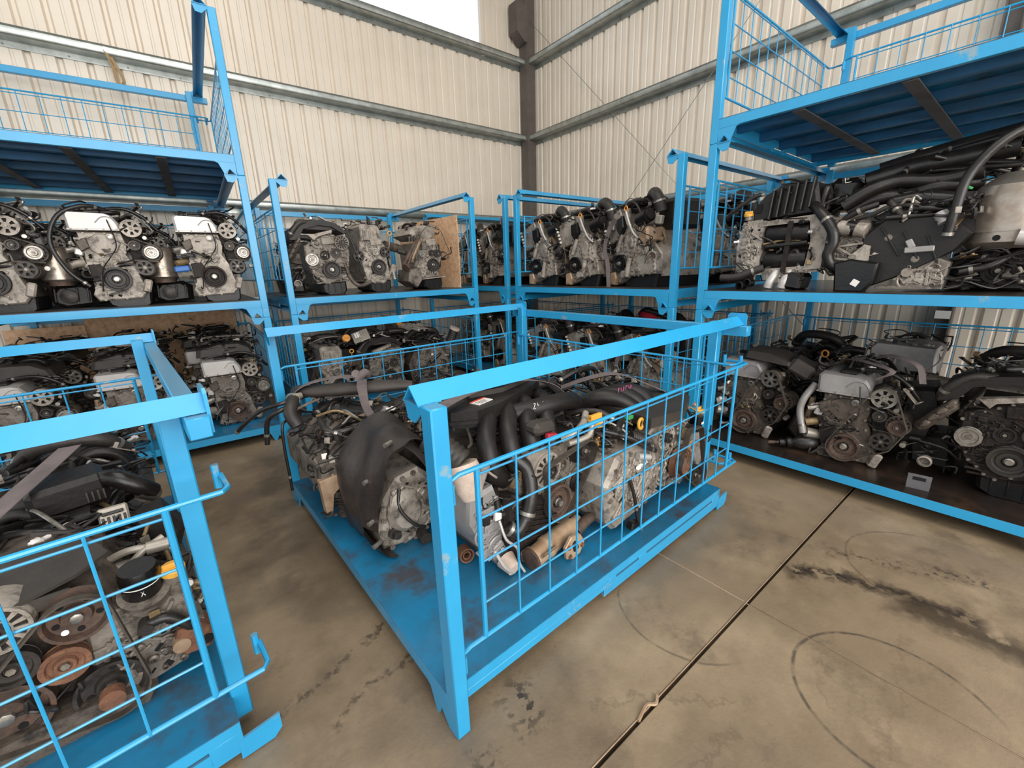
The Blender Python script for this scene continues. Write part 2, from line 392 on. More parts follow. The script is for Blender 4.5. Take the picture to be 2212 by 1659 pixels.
def thing(name, label, cat, loc=(0, 0, 0), rz=0.0, group=None, rot=None):
    o = bpy.data.objects.new(name, None); COL.objects.link(o); o.location = loc
    o.rotation_euler = rot if rot else (0, 0, rz); o.empty_display_size = 0.05
    o['label'] = label; o['category'] = cat
    if group: o['group'] = group
    return o
def tag(o, label, cat, group=None):
    o['label'] = label; o['category'] = cat
    if group: o['group'] = group
    return o
def dup(root, label, loc, rz, group=None, name=None):
    r = root.copy(); COL.objects.link(r); r.location = loc; r.rotation_euler = (0, 0, rz) if not isinstance(rz, tuple) else rz
    r['label'] = label
    if group: r['group'] = group
    for ch in root.children:
        c = ch.copy(); COL.objects.link(c); c.parent = r
        for g in ch.children:
            d = g.copy(); COL.objects.link(d); d.parent = c
    return r
def share(name, me, parent, loc=(0, 0, 0), rot=(0, 0, 0), sc=(1, 1, 1)):
    o = bpy.data.objects.new(name, me); COL.objects.link(o); o.parent = parent
    o.location = loc; o.rotation_euler = rot; o.scale = sc; return o

# rack-local frames: x along the open front (left to right), y from front to back, z up from the foot
W, D, H = 1.985, 1.98, 1.10
POSE = {'L1': (-2.986, -0.068, -1.975), 'L2': (-2.825, -0.061, 0.18), 'K': (-0.539, -0.208, -90.0),
        'R2': (-0.544, -0.361, -90.0), 'R1': (-0.564, -2.535, -89.04), 'C': (-3.22, -1.301, -87.866),
        'F': (-5.713, -1.138, -85.18)}
# origins of L1 and K were measured at the front right corner: shift to front left
for k in ('L1', 'K'):
    x, y, a = POSE[k]; t = math.radians(a)
    POSE[k] = (x-W*math.cos(t), y-W*math.sin(t), a)
def at(k, x, y, z):
    x0, y0, a = POSE[k]; t = math.radians(a)
    return (x0+math.cos(t)*x-math.sin(t)*y, y0+math.sin(t)*x+math.cos(t)*y, z)
def rz(k, extra=0.0): return math.radians(POSE[k][2]+extra)
# ================================================================== THE SETTING
def structure(mb, name, m, ang=38):
    o = mb.build(name, m, None, ang); o['kind'] = 'structure'; return o
def empty_structure(name):
    o = bpy.data.objects.new(name, None); COL.objects.link(o); o['kind'] = 'structure'; return o
# floor: a sub-base and four slabs separated by the wide joint (along x) and the thin saw cut (along y)
fl = structure(MB().box((-3, -4, -0.11), (16, 16, 0.14)), 'floor', 'dark_gap')
JY, CX = -3.604, -1.882
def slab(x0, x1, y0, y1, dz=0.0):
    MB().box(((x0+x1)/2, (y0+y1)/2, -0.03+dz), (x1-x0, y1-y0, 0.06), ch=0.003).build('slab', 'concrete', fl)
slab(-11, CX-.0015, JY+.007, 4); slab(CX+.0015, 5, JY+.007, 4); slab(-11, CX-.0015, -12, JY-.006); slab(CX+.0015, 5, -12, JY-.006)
MB().tube([(-5.5, JY+.0055, -.001), (-3.2, JY+.006, 0), (-2.0, JY+.005, .0), (-.3, JY+.006, 0)], .0022, 5).build('joint_filler', 'tan_metal', fl)
MB().tube([(-2.66, JY, .001), (-2.60, JY+.012, .006), (-2.57, JY-.004, .004), (-2.54, JY+.01, .002)], .006, 6).build('joint_filler', 'tan_metal', fl, label='crumbled lump of joint filler')
MB().box((CX, -8, -.0035), (.003, 8.8, .004)).build('joint_filler', 'tan_metal', fl)
MB().box((CX, .2, -.0035), (.003, 7.6, .004)).build('joint_filler', 'tan_metal', fl)

# corrugated cladding, one profiled sheet at a time
SHW = 0.645
def sheet_mesh(z0, z1):
    m = MB(); u = 0.0; prof = [(0, 0)]
    for k in range(3):
        a = k*0.215
        prof += [(a+.07, 0), (a+.078, .006), (a+.092, .006), (a+.10, 0), (a+.155, 0), (a+.172, .032), (a+.198, .032), (a+.215, 0)]
    vs = []; fs = []
    for (x, y) in prof: vs += [(x, y, z0), (x, y, z1)]
    for i in range(len(prof)-1): fs.append((2*i, 2*i+1, 2*i+3, 2*i+2))
    vs2 = [(x, y+.002, z) for x, y, z in vs]; n = len(vs)
    fs += [tuple(i+n for i in f) for f in fs]
    m.add(vs+vs2, fs); return m.mesh('wall_sheet', 'sheet_cream', 30)
ms_full, ms_low = sheet_mesh(0, RH), sheet_mesh(0, 4.72)
wl = empty_structure('wall_left'); wl.location = (WX+.04, WY, 0)
wl.rotation_euler = (0, 0, 0)
x = .925+2*SHW; k = 0
while x > -9.5:
    x -= SHW
    low = (x < .925-.02)
    share('wall_sheet', ms_low if low else ms_full, wl, (x-WX-.04, 0, 0)); k += 1
wr = empty_structure('wall_right'); wr.location = (WX, WY+.03, 0); wr.rotation_euler = (0, 0, -pi/2)
for k in range(18): share('wall_sheet', ms_full, wr, (k*SHW, 0, 0))
# high window strip above the top rail of the left wall
wn = empty_structure('window_1')
MB().box((-4.2, WY+.02, 5.6), (10.2, .012, 1.7)).build('pane', 'translucent_pane', wn)
fr = MB(); fr.box((.925, WY, 5.55), (.05, .06, 1.7)); fr.box((-4.2, WY, 4.74), (10.2, .05, .04))
fr.build('window_frame', 'sheet_cream', wn)
# ceiling
structure(MB().box((-3.6, -1.2, RH+.05), (12.5, 7.2, .06)), 'ceiling', 'roof_sheet')
# galvanised Z rails (trim) with their bolts
def rail(name, z, left=True, length=11.0):
    m = MB()
    prof = [(.004, 0), (.004, .052), (.145, .056), (.158, .064), (.165, .08), (.165, .118), (.150, .142), (.128, .142), (.128, .136), (.147, .134), (.158, .116), (.158, .082), (.142, .066), (.012, .062), (.012, 0)]
    if left: m.prism([(-p[0], p[1]) for p in prof], -length, 0, ax='x')
    else: m.prism([(-p[0], p[1]) for p in prof], -length, 0, ax='x')
    o = structure(m, name, 'galvanised', 25)
    b = MB()
    for i in range(24): b.cyl((-.25-i*.43, -.004, .022), (-.25-i*.43, -.018, .022), .008, n=6)
    bo = b.build('bolt', 'bolt_steel', o); bo['kind'] = 'stuff'
    if left: o.location = (WX, WY, z)
    else: o.location = (WX, WY, z); o.rotation_euler = (0, 0, pi/2); o.scale = (1, -1, 1)
    if not left: o.rotation_euler = (0, 0, pi/2)
    return o
n = 1
for z in (2.185, 3.52, 4.65, 1.05):
    rail('trim_%d' % n, z, True); n += 1
    rail('trim_%d' % n, z, False); n += 1
# steel columns
def column(name, x, y, w, h, ribs=True):
    m = MB()
    m.box((x, y-w/2+.006, RH/2), (w, .012, RH)); m.box((x, y+w/2-.006, RH/2), (w, .012, RH)); m.box((x, y, RH/2), (.01, w-.02, RH))
    m.box((x, y, .01), (w+.06, w+.06, .02))
    return structure(m, name, 'column_brown')
c = column('trim_9', WX-.10, WY-.12, .17, RH)
mm = MB(); mm.box((WX-.19, WY-.12, RH/2), (.012, .17, RH)); mm.build('flange', 'column_brown', c)
mm = MB(); mm.prism([(WX-.42, 5.5), (WX-.2, 5.5), (WX-.2, 4.98), (WX-.26, 4.98), (WX-.42, 5.1)], WY-.25, WY-.05); mm.build('knee_plate', 'column_brown', c)
c2 = column('trim_10', WX-.065, -3.582, .12, RH)
MB().box((WX-.128, -3.582, .93), (.003, .10, .07)).build('notice', 'white_label', c2, label='small pale notice stuck on the column')
def rod(name, a, b, r=.004):
    return structure(MB().cyl(a, b, r, n=6), name, 'galvanised')
rod('trim_11', (WX-.1, 2.02, 5.36), (WX-.1, -3.25, 0.0)); rod('trim_12', (WX-.1, 2.05, -.02), (WX-.1, -3.5, 6.05))
# webbing loop hung over the rail
m = MB(); m.ribbon([(-3.70, WY-.135, 3.67), (-3.69, WY-.16, 3.6), (-3.66, WY-.15, 3.48), (-3.655, WY-.15, 3.36), (-3.63, WY-.15, 3.33), (-3.60, WY-.15, 3.37), (-3.63, WY-.155, 3.48), (-3.66, WY-.16, 3.56)], (.8, .5, 0.2), .03)
tag(m.build('webbing_loop', 'strap_tan'), 'tan webbing loop hanging from the galvanised rail on the left wall', 'strap')

# ================================================================== STACKING RACKS
T, TY = .055, .05            # post width, depth
VX = T+.042                  # centre of the roof shaped stacking beam
def rack_meshes():
    R = {}
    R['corner_post'] = MB().box((0, 0, H/2), (T, TY, H), ch=.004).mesh('corner_post', 'blue_paint')
    R['rear_post'] = MB().box((0, 0, (H+.03)/2), (.055, .05, H-.03), ch=.004).mesh('corner_post', 'blue_paint')
    # inverted V beam, front closed by a small base plate, rear end by an upright end plate
    m = MB(); a = .042
    m.prism([(-a, 0), (0, .045), (a, 0), (a-.006, 0), (0, .037), (-a+.006, 0)], -.005, D, ax='y')
    m.box((0, .03, -.002), (2*a, .07, .004))
    R['stacking_beam'] = m.mesh('stacking_beam', 'blue_paint')
    m = MB(); m.prism([(-.05, -.055), (.05, -.055), (.05, .05), (.038, .062), (-.038, .062), (-.05, .05)], D-.002, D+.006); R['end_plate'] = m.mesh('end_plate', 'blue_paint')
    m = MB(); m.prism([(-.045, 0), (.045, 0), (.03, -.05), (-.005, -.055), (-.045, -.02)], .0, .006)
    R['beam_bracket'] = m.mesh('beam_bracket', 'blue_paint')
    m = MB(); m.box((W/2, 1.955, H-.03), (W-.04, .05, .055), ch=.003); R['back_beam'] = m.mesh('back_beam', 'blue_paint')
    # front gusset with the V notch (left hand), foot part
    g = [(T-.002, .14), (.19, .14), (.19, .085), (.165, .075), (.135, 0), (.118, 0), (VX, .045), (VX-.03, .01), (T, 0)]
    R['gusset_left'] = MB().prism(g, .002, .010).mesh('gusset', 'blue_paint')
    R['gusset_right'] = MB().prism([(-p[0], p[1]) for p in g], .002, .010).mesh('gusset', 'blue_paint')
    R['front_rail'] = MB().box((W/2, .016, .113), (W-2*T-.002, .03, .058), ch=.002).mesh('front_rail', 'blue_paint')
    R['back_rail'] = MB().box((W/2, 1.87, .105), (W-.1, .02, .07), ch=.002).mesh('back_rail', 'blue_paint')
    # side rail: top strip, slots, lower strip, blocks; x = outer face at 0, inward +x
    m = MB(); y0, y1 = .05, 1.885
    m.box((.012, (y0+y1)/2, .121), (.024, y1-y0, .046), ch=.002)
    m.box((.0115, .44, .082), (.022, .78, .034), ch=.002)
    for (a, b) in ((.83, .88), (1.06, 1.12), (1.80, 1.885)): m.box((.011, (a+b)/2, .075), (.023, b-a, .06), ch=.002)
    m.box((.008, 1.34, .058), (.014, 1.09, .056))
    R['side_rail'] = m.mesh('side_rail', 'blue_paint')
    m = MB(); m.prism([(1.87, .005), (1.96, .005), (1.985, .03), (1.985, .085), (1.87, .075)], -.004, .004, ax='x')
    R['foot_plate'] = m.mesh('foot_plate', 'blue_paint')
    R['plate'] = MB().box((W/2, .943, .1425), (W-.1, 1.884, .004)).mesh('floor_plate', 'blue_deck')
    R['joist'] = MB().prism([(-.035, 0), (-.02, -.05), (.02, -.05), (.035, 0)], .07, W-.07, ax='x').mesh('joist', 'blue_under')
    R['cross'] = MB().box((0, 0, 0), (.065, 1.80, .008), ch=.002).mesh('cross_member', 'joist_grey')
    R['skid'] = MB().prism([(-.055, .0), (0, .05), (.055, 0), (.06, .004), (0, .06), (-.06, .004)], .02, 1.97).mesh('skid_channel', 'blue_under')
    # mesh gates: frame in plane u (0..L), z 0.30..0.89
    def gate(L, hook=True, z0=.30, z1=.89):
        m = MB()
        e = [(-.04, 0, z1-.09), (-.04, 0, z1-.01), (-.01, 0, z1)] if hook else []
        m.tube(e+[(.1, 0, z1), (L-.1, 0, z1), (L+.10, 0, z1), (L+.115, .02, z1), (L+.115, .12, z1)], .0075, 8, sm=False)
        m.tube([(-.04, 0, z0-.09), (-.04, 0, z0-.01), (-.01, 0, z0), (.1, 0, z0), (L-.1, 0, z0), (L+.10, 0, z0), (L+.115, .02, z0), (L+.115, .12, z0)], .0075, 8, sm=False)
        for u in (.05, L-.02): m.cyl((u, 0, z0), (u, 0, z1), .0085, n=8)
        for z in (z0-.05, z1-.05): m.cyl((-.04, 0, z-.03), (-.04, 0, z+.03), .013, n=8)
        for z in (z0, z1): m.cyl((L+.105, .12, z-.035), (L+.105, .12, z+.035), .010, n=8)
        return m.mesh('mesh_gate', 'blue_paint')
    R['gate_side'] = gate(1.78); R['gate_back'] = gate(1.62)
    R['wire_v'] = MB().cyl((0, 0, .30), (0, 0, .89), .0038, n=6).mesh('wire', 'blue_paint')
    R['wire_side'] = MB().cyl((.05, 0, 0), (1.76, 0, 0), .0038, n=6).mesh('wire', 'blue_paint')
    R['wire_back'] = MB().cyl((.05, 0, 0), (1.60, 0, 0), .0038, n=6).mesh('wire', 'blue_paint')
    return R
RM = rack_meshes()
def deckmat(base, m):
    me = base.copy(); me.materials.clear(); me.materials.append(MATS[m]); return me
PLATES = {'blue': RM['plate'], 'grimy': deckmat(RM['plate'], 'grimy_deck'), 'oily': deckmat(RM['plate'], 'oily_deck')}
def rack(key, z, label, deck='blue', gates=('left', 'right', 'back'), joists=True):
    r = thing('stacking_rack', label, 'rack', at(key, 0, 0, z), rz(key), 'blue stacking racks')
    for x in (T/2, W-T/2): share('corner_post', RM['corner_post'], r, (x, TY/2, 0))
    for x in (.178, W-.178): share('corner_post', RM['rear_post'], r, (x, 1.905, .02))
    for x, s in ((VX, 1), (W-VX, -1)):
        b = share('stacking_beam', RM['stacking_beam'], r, (x, 0, H)); share('end_plate', RM['end_plate'], b)
        share('beam_bracket', RM['beam_bracket'], r, (x, .0, H-.002), sc=(s, 1, 1))
    share('back_beam', RM['back_beam'], r)
    share('gusset', RM['gusset_left'], r); share('gusset', RM['gusset_right'], r, (W, 0, 0))
    share('front_rail', RM['front_rail'], r); share('back_rail', RM['back_rail'], r)
    share('side_rail', RM['side_rail'], r, (.05, 0, 0)); share('side_rail', RM['side_rail'], r, (W-.05, 0, 0), sc=(-1, 1, 1))
    for x in (.052, W-.052): share('foot_plate', RM['foot_plate'], r, (x, 0, 0))
    share('floor_plate', PLATES[deck], r)
    if joists:
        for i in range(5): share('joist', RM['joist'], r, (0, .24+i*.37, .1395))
        for i in range(3): share('cross_member', RM['cross'], r, (.5+i*.49, .945, .083))
    for g in gates:
        if g == 'back':
            o = share('mesh_gate', RM['gate_back'], r, (.2, 1.875, 0)); L = 1.62; wh = 'wire_back'; nv = 11
        else:
            # hinged at the front post, hooked round the outside of the rear post
            if g == 'left': o = share('mesh_gate', RM['gate_side'], r, (.02, .09, 0), (0, 0, pi/2), (1, -1, 1))
            else: o = share('mesh_gate', RM['gate_side'], r, (W-.02, .09, 0), (0, 0, pi/2))
            L = 1.78; wh = 'wire_side'; nv = 12
        for zz in (.42, .57, .72, .865): share('wire', RM[wh], o, (0, .006, zz))
        for i in range(1, nv): share('wire', RM['wire_v'], o, (.05+(L-.07)*i/nv, -.006, 0))
    return r
rack('C', 0, 'blue rack in the centre of the floor with one near corner post foremost', 'blue')
rack('F', 0, 'blue rack at the bottom left, closest to the viewer, holding rusty pulleys', 'blue', ('left', 'right'))
rack('L1', 0, 'ground level rack of the left stack, behind the front left rack', 'blue', joists=False)
rack('L1', H, 'middle rack of the left stack holding two silver topped engines', 'grimy')
rack('L1', 2*H, 'empty top rack of the left stack, near the window side', 'blue')
rack('L2', 0, 'ground level rack of the second stack along the left wall', 'blue', joists=False)
rack('L2', H, 'upper rack of the second left stack, holding three engines and a chipboard sheet', 'grimy')
rack('K', 0, 'ground level rack in the corner of the building', 'blue', joists=False)
rack('K', H, 'upper rack in the corner of the building, mostly hidden by its neighbours', 'grimy')
rack('R2', 0, 'ground level rack of the middle stack on the right wall', 'blue', joists=False)
rack('R2', H, 'upper rack of the middle right stack, holding engines with orange dipsticks', 'grimy')
rack('R1', 0, 'ground level rack at the right with an oily black floor plate', 'oily', joists=False)
rack('R1', H, 'middle rack of the right stack with a drive unit lying on its side', 'oily')
rack('R1', 2*H, 'empty top rack of the right stack, seen from below', 'blue')
# ================================================================== ENGINE COMPONENTS
# engine-local frame: x right along the pulley face, y into the engine, z up from the deck
RB = {}
def bolt_mesh():
    m = MB(); m.cyl((0, .004, 0), (0, -.003, 0), .013, n=10); m.cyl((0, -.003, 0), (0, -.011, 0), .008, n=6); return m
def bolts(e, pts, m='bolt_steel', r=.0058):
    if not pts: return
    b = MB()
    for (u, v, y) in pts:
        b.cyl((u, y+.004, v), (u, y-.002, v), r*1.55, n=8); b.cyl((u, y-.002, v), (u, y-.009, v), r, n=6)
    o = b.build('bolt', m, e); o['kind'] = 'stuff'; return o
def pulley(e, kind, u, v, r, y=0.0, m=None, th=.03, ax=(0, -1, 0), k=6):
    ax = Vector(ax).normalized(); o = Vector((u, y, v))+(-ax*0 if True else 0); b = o-ax*th
    if kind == 'crank':
        p = MB().lathe([(r, 0), (r, th*.12), (r*.95, th*.2), (r, th*.28), (r*.95, th*.38), (r, th*.48), (r*.95, th*.58), (r, th*.68), (r, th), (r*.84, th), (r*.78, th*.7), (r*.7, th*.62), (r*.62, th*.62), (r*.58, th*.8), (r*.36, th*.8), (r*.32, th*.45), (.001, th*.45)], b, ax, 28)
        g = p.build('crank_pulley', m or 'rubber', e, 30)
        h = MB().lathe([(r*.24, 0), (r*.24, th*.5), (r*.17, th*.55), (r*.17, th*.9), (.001, th*.9)], b+ax*th*.4, ax, 10)
        h.build('hub_bolt', 'steel', g)
    elif kind == 'spoke':
        p = MB(); p.holed(b+ax*th*.8, ax, r*.14, r*.36, r*.74, r*.92, th*.3, k, 30, .5)
        p.lathe([(r*.9, 0), (r, .001), (r*.94, th*.35), (r, th*.6), (r, th), (r*.9, th*.98)], b, ax, 30, cap=False)
        g = p.build('spoked_pulley', m or 'aluminium_light', e, 30)
        MB().lathe([(r*.8, 0), (r*.8, th*.3), (.001, th*.3)], b, ax, 20).build('pulley_back', 'iron_dirty', g)
        MB().lathe([(r*.2, 0), (r*.2, th*.3), (r*.13, th*.3), (r*.13, th*.6), (.001, th*.6)], b+ax*th*.7, ax, 8).build('hub_bolt', 'bolt_steel', g)
    elif kind == 'idler':
        p = MB().lathe([(r, 0), (r*1.04, .001), (r*1.04, th*.12), (r, th*.14), (r, th*.86), (r*1.04, th*.9), (r*1.04, th), (r*.8, th), (r*.72, th*.75), (r*.5, th*.72), (r*.44, th*1.02), (r*.3, th*1.02), (r*.28, th*.85), (.001, th*.85)], b, ax, 24)
        g = p.build('idler_pulley', m or 'steel_dark', e, 30)
        MB().cyl(b+ax*th*.8, b+ax*th*1.15, r*.2, n=6).build('hub_bolt', 'bolt_steel', g)
    elif kind == 'flat':
        p = MB().lathe([(r, 0), (r*1.03, .001), (r*.97, th*.3), (r*.97, th*.8), (r*1.04, th), (r*.92, th*1.0), (r*.84, th*.55), (r*.5, th*.5), (r*.44, th*.8), (r*.2, th*.8), (.001, th*.7)], b, ax, 28)
        g = p.build('belt_pulley', m or 'rust_dull', e, 30)
        q = MB()
        for i in range(k):
            t = 2*pi*i/k+.3; uu, vv, ww = q.frame(ax); c = b+ax*th*.5+(uu*math.cos(t)+vv*math.sin(t))*r*.66
            q.cyl(c, c+ax*.0025, r*.12, n=10)
        q.build('lightening_hole', 'dark_gap', g)
        MB().lathe([(r*.2, 0), (r*.2, th*.3), (r*.12, th*.35), (.001, th*.35)], b+ax*th*.75, ax, 8).build('hub_bolt', 'steel', g)
def belt(e, circ, y, width=.022, m='belt_black'):
    pts = []
    for (u, v, r) in circ:
        for i in range(24):
            t = 2*pi*i/24; pts.append(Vector((u+r*math.cos(t), v+r*math.sin(t))))
    h = [pts[i] for i in convex_hull_2d(pts)]
    MB().ribbon([(p.x, y, p.y) for p in h], (0, 1, 0), width, .005, closed=True).build('drive_belt', m, e, 25)
def alternator(e, u, v, r, y=.0, d=.11, m='aluminium_light', ax=(0, -1, 0)):
    ax = Vector(ax); o = Vector((u, y, v)); b = MB()
    b.lathe([(r*.8, 0), (r, d*.1), (r, d*.85), (r*.93, d*.97), (r*.9, d*.97)], o-ax*d, ax, 24)
    g = b.build('alternator', m, e, 30)
    q = MB(); q.holed(o, ax, r*.3, r*.44, r*.8, r*.93, .008, 13, 26, .45); q.build('vented_end', m, g)
    MB().lathe([(r*.78, 0), (r*.78, .003), (.001, .003)], o-ax*.004, ax, 20).build('winding', 'iron_dirty', g)
    pulley(e, 'idler', u, v, r*.36, y-.03, 'steel_dark', .028)
def hose(e, pts, r, m='rubber_hose', clamps=(), name='hose', n=9, k=5):
    h = MB().tube(pts, r, n, k).build(name, m, e, 50)
    P = spline(pts, 8)
    for t in clamps:
        i = min(len(P)-2, int(t*(len(P)-1))); d = (P[i+1]-P[i]).normalized()
        MB().cyl(P[i]-d*.008, P[i]+d*.008, r*1.12, n=12).build('clamp', 'steel', h)
    return h
def corrugated(e, a, b, r, m='rubber', n=9, name='corrugated_hose'):
    a, b = Vector(a), Vector(b); L = (b-a).length; pr = []
    for i in range(n): pr += [(r*.9, L*i/n), (r, L*(i+.35)/n), (r, L*(i+.65)/n), (r*.9, L*(i+.98)/n)]
    return MB().lathe(pr, a, b-a, 18).build(name, m, e, 40)
def prism(e, name, m, poly, y0, y1, ch=.008, **k): return MB().prism(poly, y0, y1, ch).build(name, m, e, 30, **k)
def box(e, name, m, c, d, rot=None, ch=.006, **k): return MB().box(c, d, rot, ch).build(name, m, e, 30, **k)
def cyl(e, name, m, a, b, r, r2=None, n=16, **k): return MB().cyl(a, b, r, r2, n).build(name, m, e, 40, **k)
def ribs(e, lst, m, name='casting_ribs'):
    b = MB()
    for (x0, y0, z0, x1, y1, z1, t) in lst:
        a, c = Vector((x0, y0, z0)), Vector((x1, y1, z1)); d = c-a
        b.box((a+c)/2, (d.length, t, t), d.to_track_quat('X', 'Z').to_matrix(), t*.2)
    o = b.build(name, m, e); o['kind'] = 'stuff'; return o
def front_relief(e, rg, x0, x1, z0, z1, y, n=14, m='aluminium'):
    # cast webs, steps and bosses standing proud of a front face, joined as one fine part
    b = MB()
    for i in range(n):
        a = rg.choice([0, pi/2, .6, 2.2, rg.uniform(0, pi)]); l = rg.uniform(.03, .10); x = rg.uniform(x0+.01, x1-.01); z = rg.uniform(z0+.01, z1-.01); t = rg.uniform(.006, .013)
        b.box((x, y, z), (l, t*2, t), (0, a, 0), .002)
    for i in range(n//3+2):
        x = rg.uniform(x0+.02, x1-.02); z = rg.uniform(z0+.02, z1-.02)
        b.box((x, y-.002, z), (rg.uniform(.03, .07), rg.uniform(.01, .03), rg.uniform(.02, .05)), (0, rg.uniform(-.6, .6), 0), .006)
        c = []
        r_ = rg.uniform(.025, .05); a0 = rg.uniform(0, 6)
        for k in range(7): c.append((x+r_*math.cos(a0+k*.45), y-.004, z+r_*math.sin(a0+k*.45)))
        b.tube(c, rg.uniform(.004, .008), 6, 2)
    o = b.build('casting_ribs', m, e, 30); o['kind'] = 'stuff'
    b = MB(); d = MB()
    for i in range(n):
        x = rg.uniform(x0, x1); z = rg.uniform(z0, z1); r = rg.uniform(.007, .015)
        b.lathe([(r, 0), (r, .014), (r*.6, .018), (r*.6, .006), (.001, .006)], (x, y+.004, z), (0, -1, 0), 10)
        if i % 2 == 0:
            x = rg.uniform(x0, x1); z = rg.uniform(z0, z1); d.box((x, y-.001, z), (rg.uniform(.012, .035), .003, rg.uniform(.006, .018)), (0, rg.uniform(-1, 1), 0), .001)
    o = b.build('casting_bosses', m, e, 30); o['kind'] = 'stuff'
    o = d.build('dark_recess', 'dark_gap', e, 30); o['kind'] = 'stuff'  # thin raised slabs, near-black colour standing in for recesses
def edge_bolts(poly, y, step=.055, inset=.014):
    n = len(poly); cx = sum(p[0] for p in poly)/n; cz = sum(p[1] for p in poly)/n; out = []
    for i in range(n):
        a, b = poly[i], poly[(i+1) % n]; l = math.hypot(b[0]-a[0], b[1]-a[1]); k = max(1, int(l/step))
        for j in range(k):
            t = (j+.5)/k; x = a[0]+(b[0]-a[0])*t; z = a[1]+(b[1]-a[1])*t; d = math.hypot(x-cx, z-cz)
            k2 = inset*(1+.6*math.sin(i*7.3+j*3.1)); out.append((x-(x-cx)/d*k2, z-(z-cz)/d*k2, y))
    return out
def clutter(e, rg, bx, hoses=3, wires=8, brackets=3, conns=5, pipes=2, mats=('rubber_hose',)):
    # loose hoses, looms, brackets and plugs lying over a region (x0,x1,y0,y1,z0,z1)
    x0, x1, y0, y1, z0, z1 = bx; U = rg.uniform
    def rp(zt=0.5): return (U(x0, x1), U(y0, y1), z0+(z1-z0)*U(max(0, zt-.4), min(1, zt+.4)))
    for i in range(hoses):
        a = rp(.5); b = rp(.6); c = rp(.3); mid = tuple((a[j]+b[j])/2+(U(-.03, .03) if j < 2 else U(.0, .05)) for j in range(3))
        hose(e, [a, mid, b, c], U(.011, .019), rg.choice(mats+('rubber_hose', 'rubber')), (.05, .93) if i % 2 else (.9,))
    if wires:
        b = MB()
        for i in range(wires):
            a = Vector(rp(.4)); pts = [a]
            for j in range(rg.randint(3, 5)): pts.append(pts[-1]+Vector((U(-.12, .12), U(-.1, .1), U(-.05, .05))))
            pts = [Vector((min(max(p.x, x0-.02), x1+.02), min(max(p.y, y0-.02), y1+.02), min(max(p.z, z0), z1+.03))) for p in pts]
            b.tube(pts, U(.003, .007), 5, 4)
        o = b.build('wiring_loom', 'wire_black', e, 60); o['kind'] = 'stuff'
    for i in range(brackets):
        c = rp(.5); a = U(-.8, .8); L = U(.05, .11); mm = rg.choice(['steel', 'aluminium', 'steel_dark', 'brass', 'aluminium_light'])
        m = MB(); R = Matrix.Rotation(U(-pi, pi), 3, 'Z') @ Matrix.Rotation(a, 3, 'Y')
        m.box(c, (L, .028, .005), R, .001); m.box(Vector(c)+R @ Vector((L/2, 0, .014)), (.005, .028, .03), R, .001)
        m.cyl(Vector(c)+R @ Vector((-L*.3, 0, .002)), Vector(c)+R @ Vector((-L*.3, 0, .01)), .009, n=6)
        m.build('bracket', mm, e)
    for i in range(conns):
        c = rp(.6); R = Matrix.Rotation(U(-pi, pi), 3, 'Z') @ Matrix.Rotation(U(-.7, .7), 3, 'X')
        m = MB(); m.box(c, (.034, .022, .02), R, .003); m.cyl(Vector(c), Vector(c)+R @ Vector((.038, 0, 0)), .008, n=8)
        m.box(Vector(c)+R @ Vector((0, 0, .012)), (.02, .012, .006), R, .001)
        m.build('connector', rg.choice(['black_plastic', 'black_gloss', 'grey_plastic', 'black_plastic', 'white_label', 'ecu_metal']), e)
    for i in range(pipes):
        a = rp(.4); b = rp(.7)
        hose(e, [a, (a[0]+.02, a[1], a[2]+.03), ((a[0]+b[0])/2, (a[1]+b[1])/2, max(a[2], b[2])+.02), b], U(.005, .009), rg.choice(['steel', 'brass', 'steel_dark', 'aluminium_light']), (), 'metal_pipe', 7)
def cap(e, c, r, m='orange_plastic', ax=(0, 0, 1), name='filler_cap'):
    ax = Vector(ax).normalized(); c = Vector(c); b = MB().lathe([(r, 0), (r, r*.5), (r*.86, r*.62), (.001, r*.62)], c, ax, 16)
    b.box(c+ax*r*.8, (r*1.7, r*.4, r*.5), None, .003); b.build(name, m, e, 30)
def dipstick(e, p, ring, m='steel', r=.006):
    hose(e, p, r, m, (), 'dipstick_tube', 7)
    q = p[-1]; b = MB(); c = Vector(q)+Vector((0, 0, .018)); pts = [c+Vector((math.cos(t)*.02, 0, math.sin(t)*.02)) for t in [2*pi*i/12 for i in range(13)]]
    b.tube(pts, .006, 6, sm=False); b.build('dipstick_ring', ring, e, 60)

def intake_runners(e, x0, y0, z0, n=4, dx=0, dy=.085, L=.2, r=.026, m='black_plastic', side=1):
    # plenum with curved runners dropping into the head
    for i in range(n):
        y = y0+i*dy
        hose(e, [(x0, y, z0), (x0+side*L*.35, y, z0+.05), (x0+side*L*.8, y, z0+.02), (x0+side*L, y, z0-.09), (x0+side*L*.8, y, z0-.17)], r, m, (), 'intake_runner', 10, 4)
    m2 = MB().lathe([(.001, -.03), (.035, -.02), (.045, 0), (.045, n*dy-.02), (.035, n*dy+.0), (.001, n*dy+.01)], (x0+side*L*.75, y0-.03, z0-.16), (0, 1, 0), 14)
    m2.build('plenum', m, e, 40)

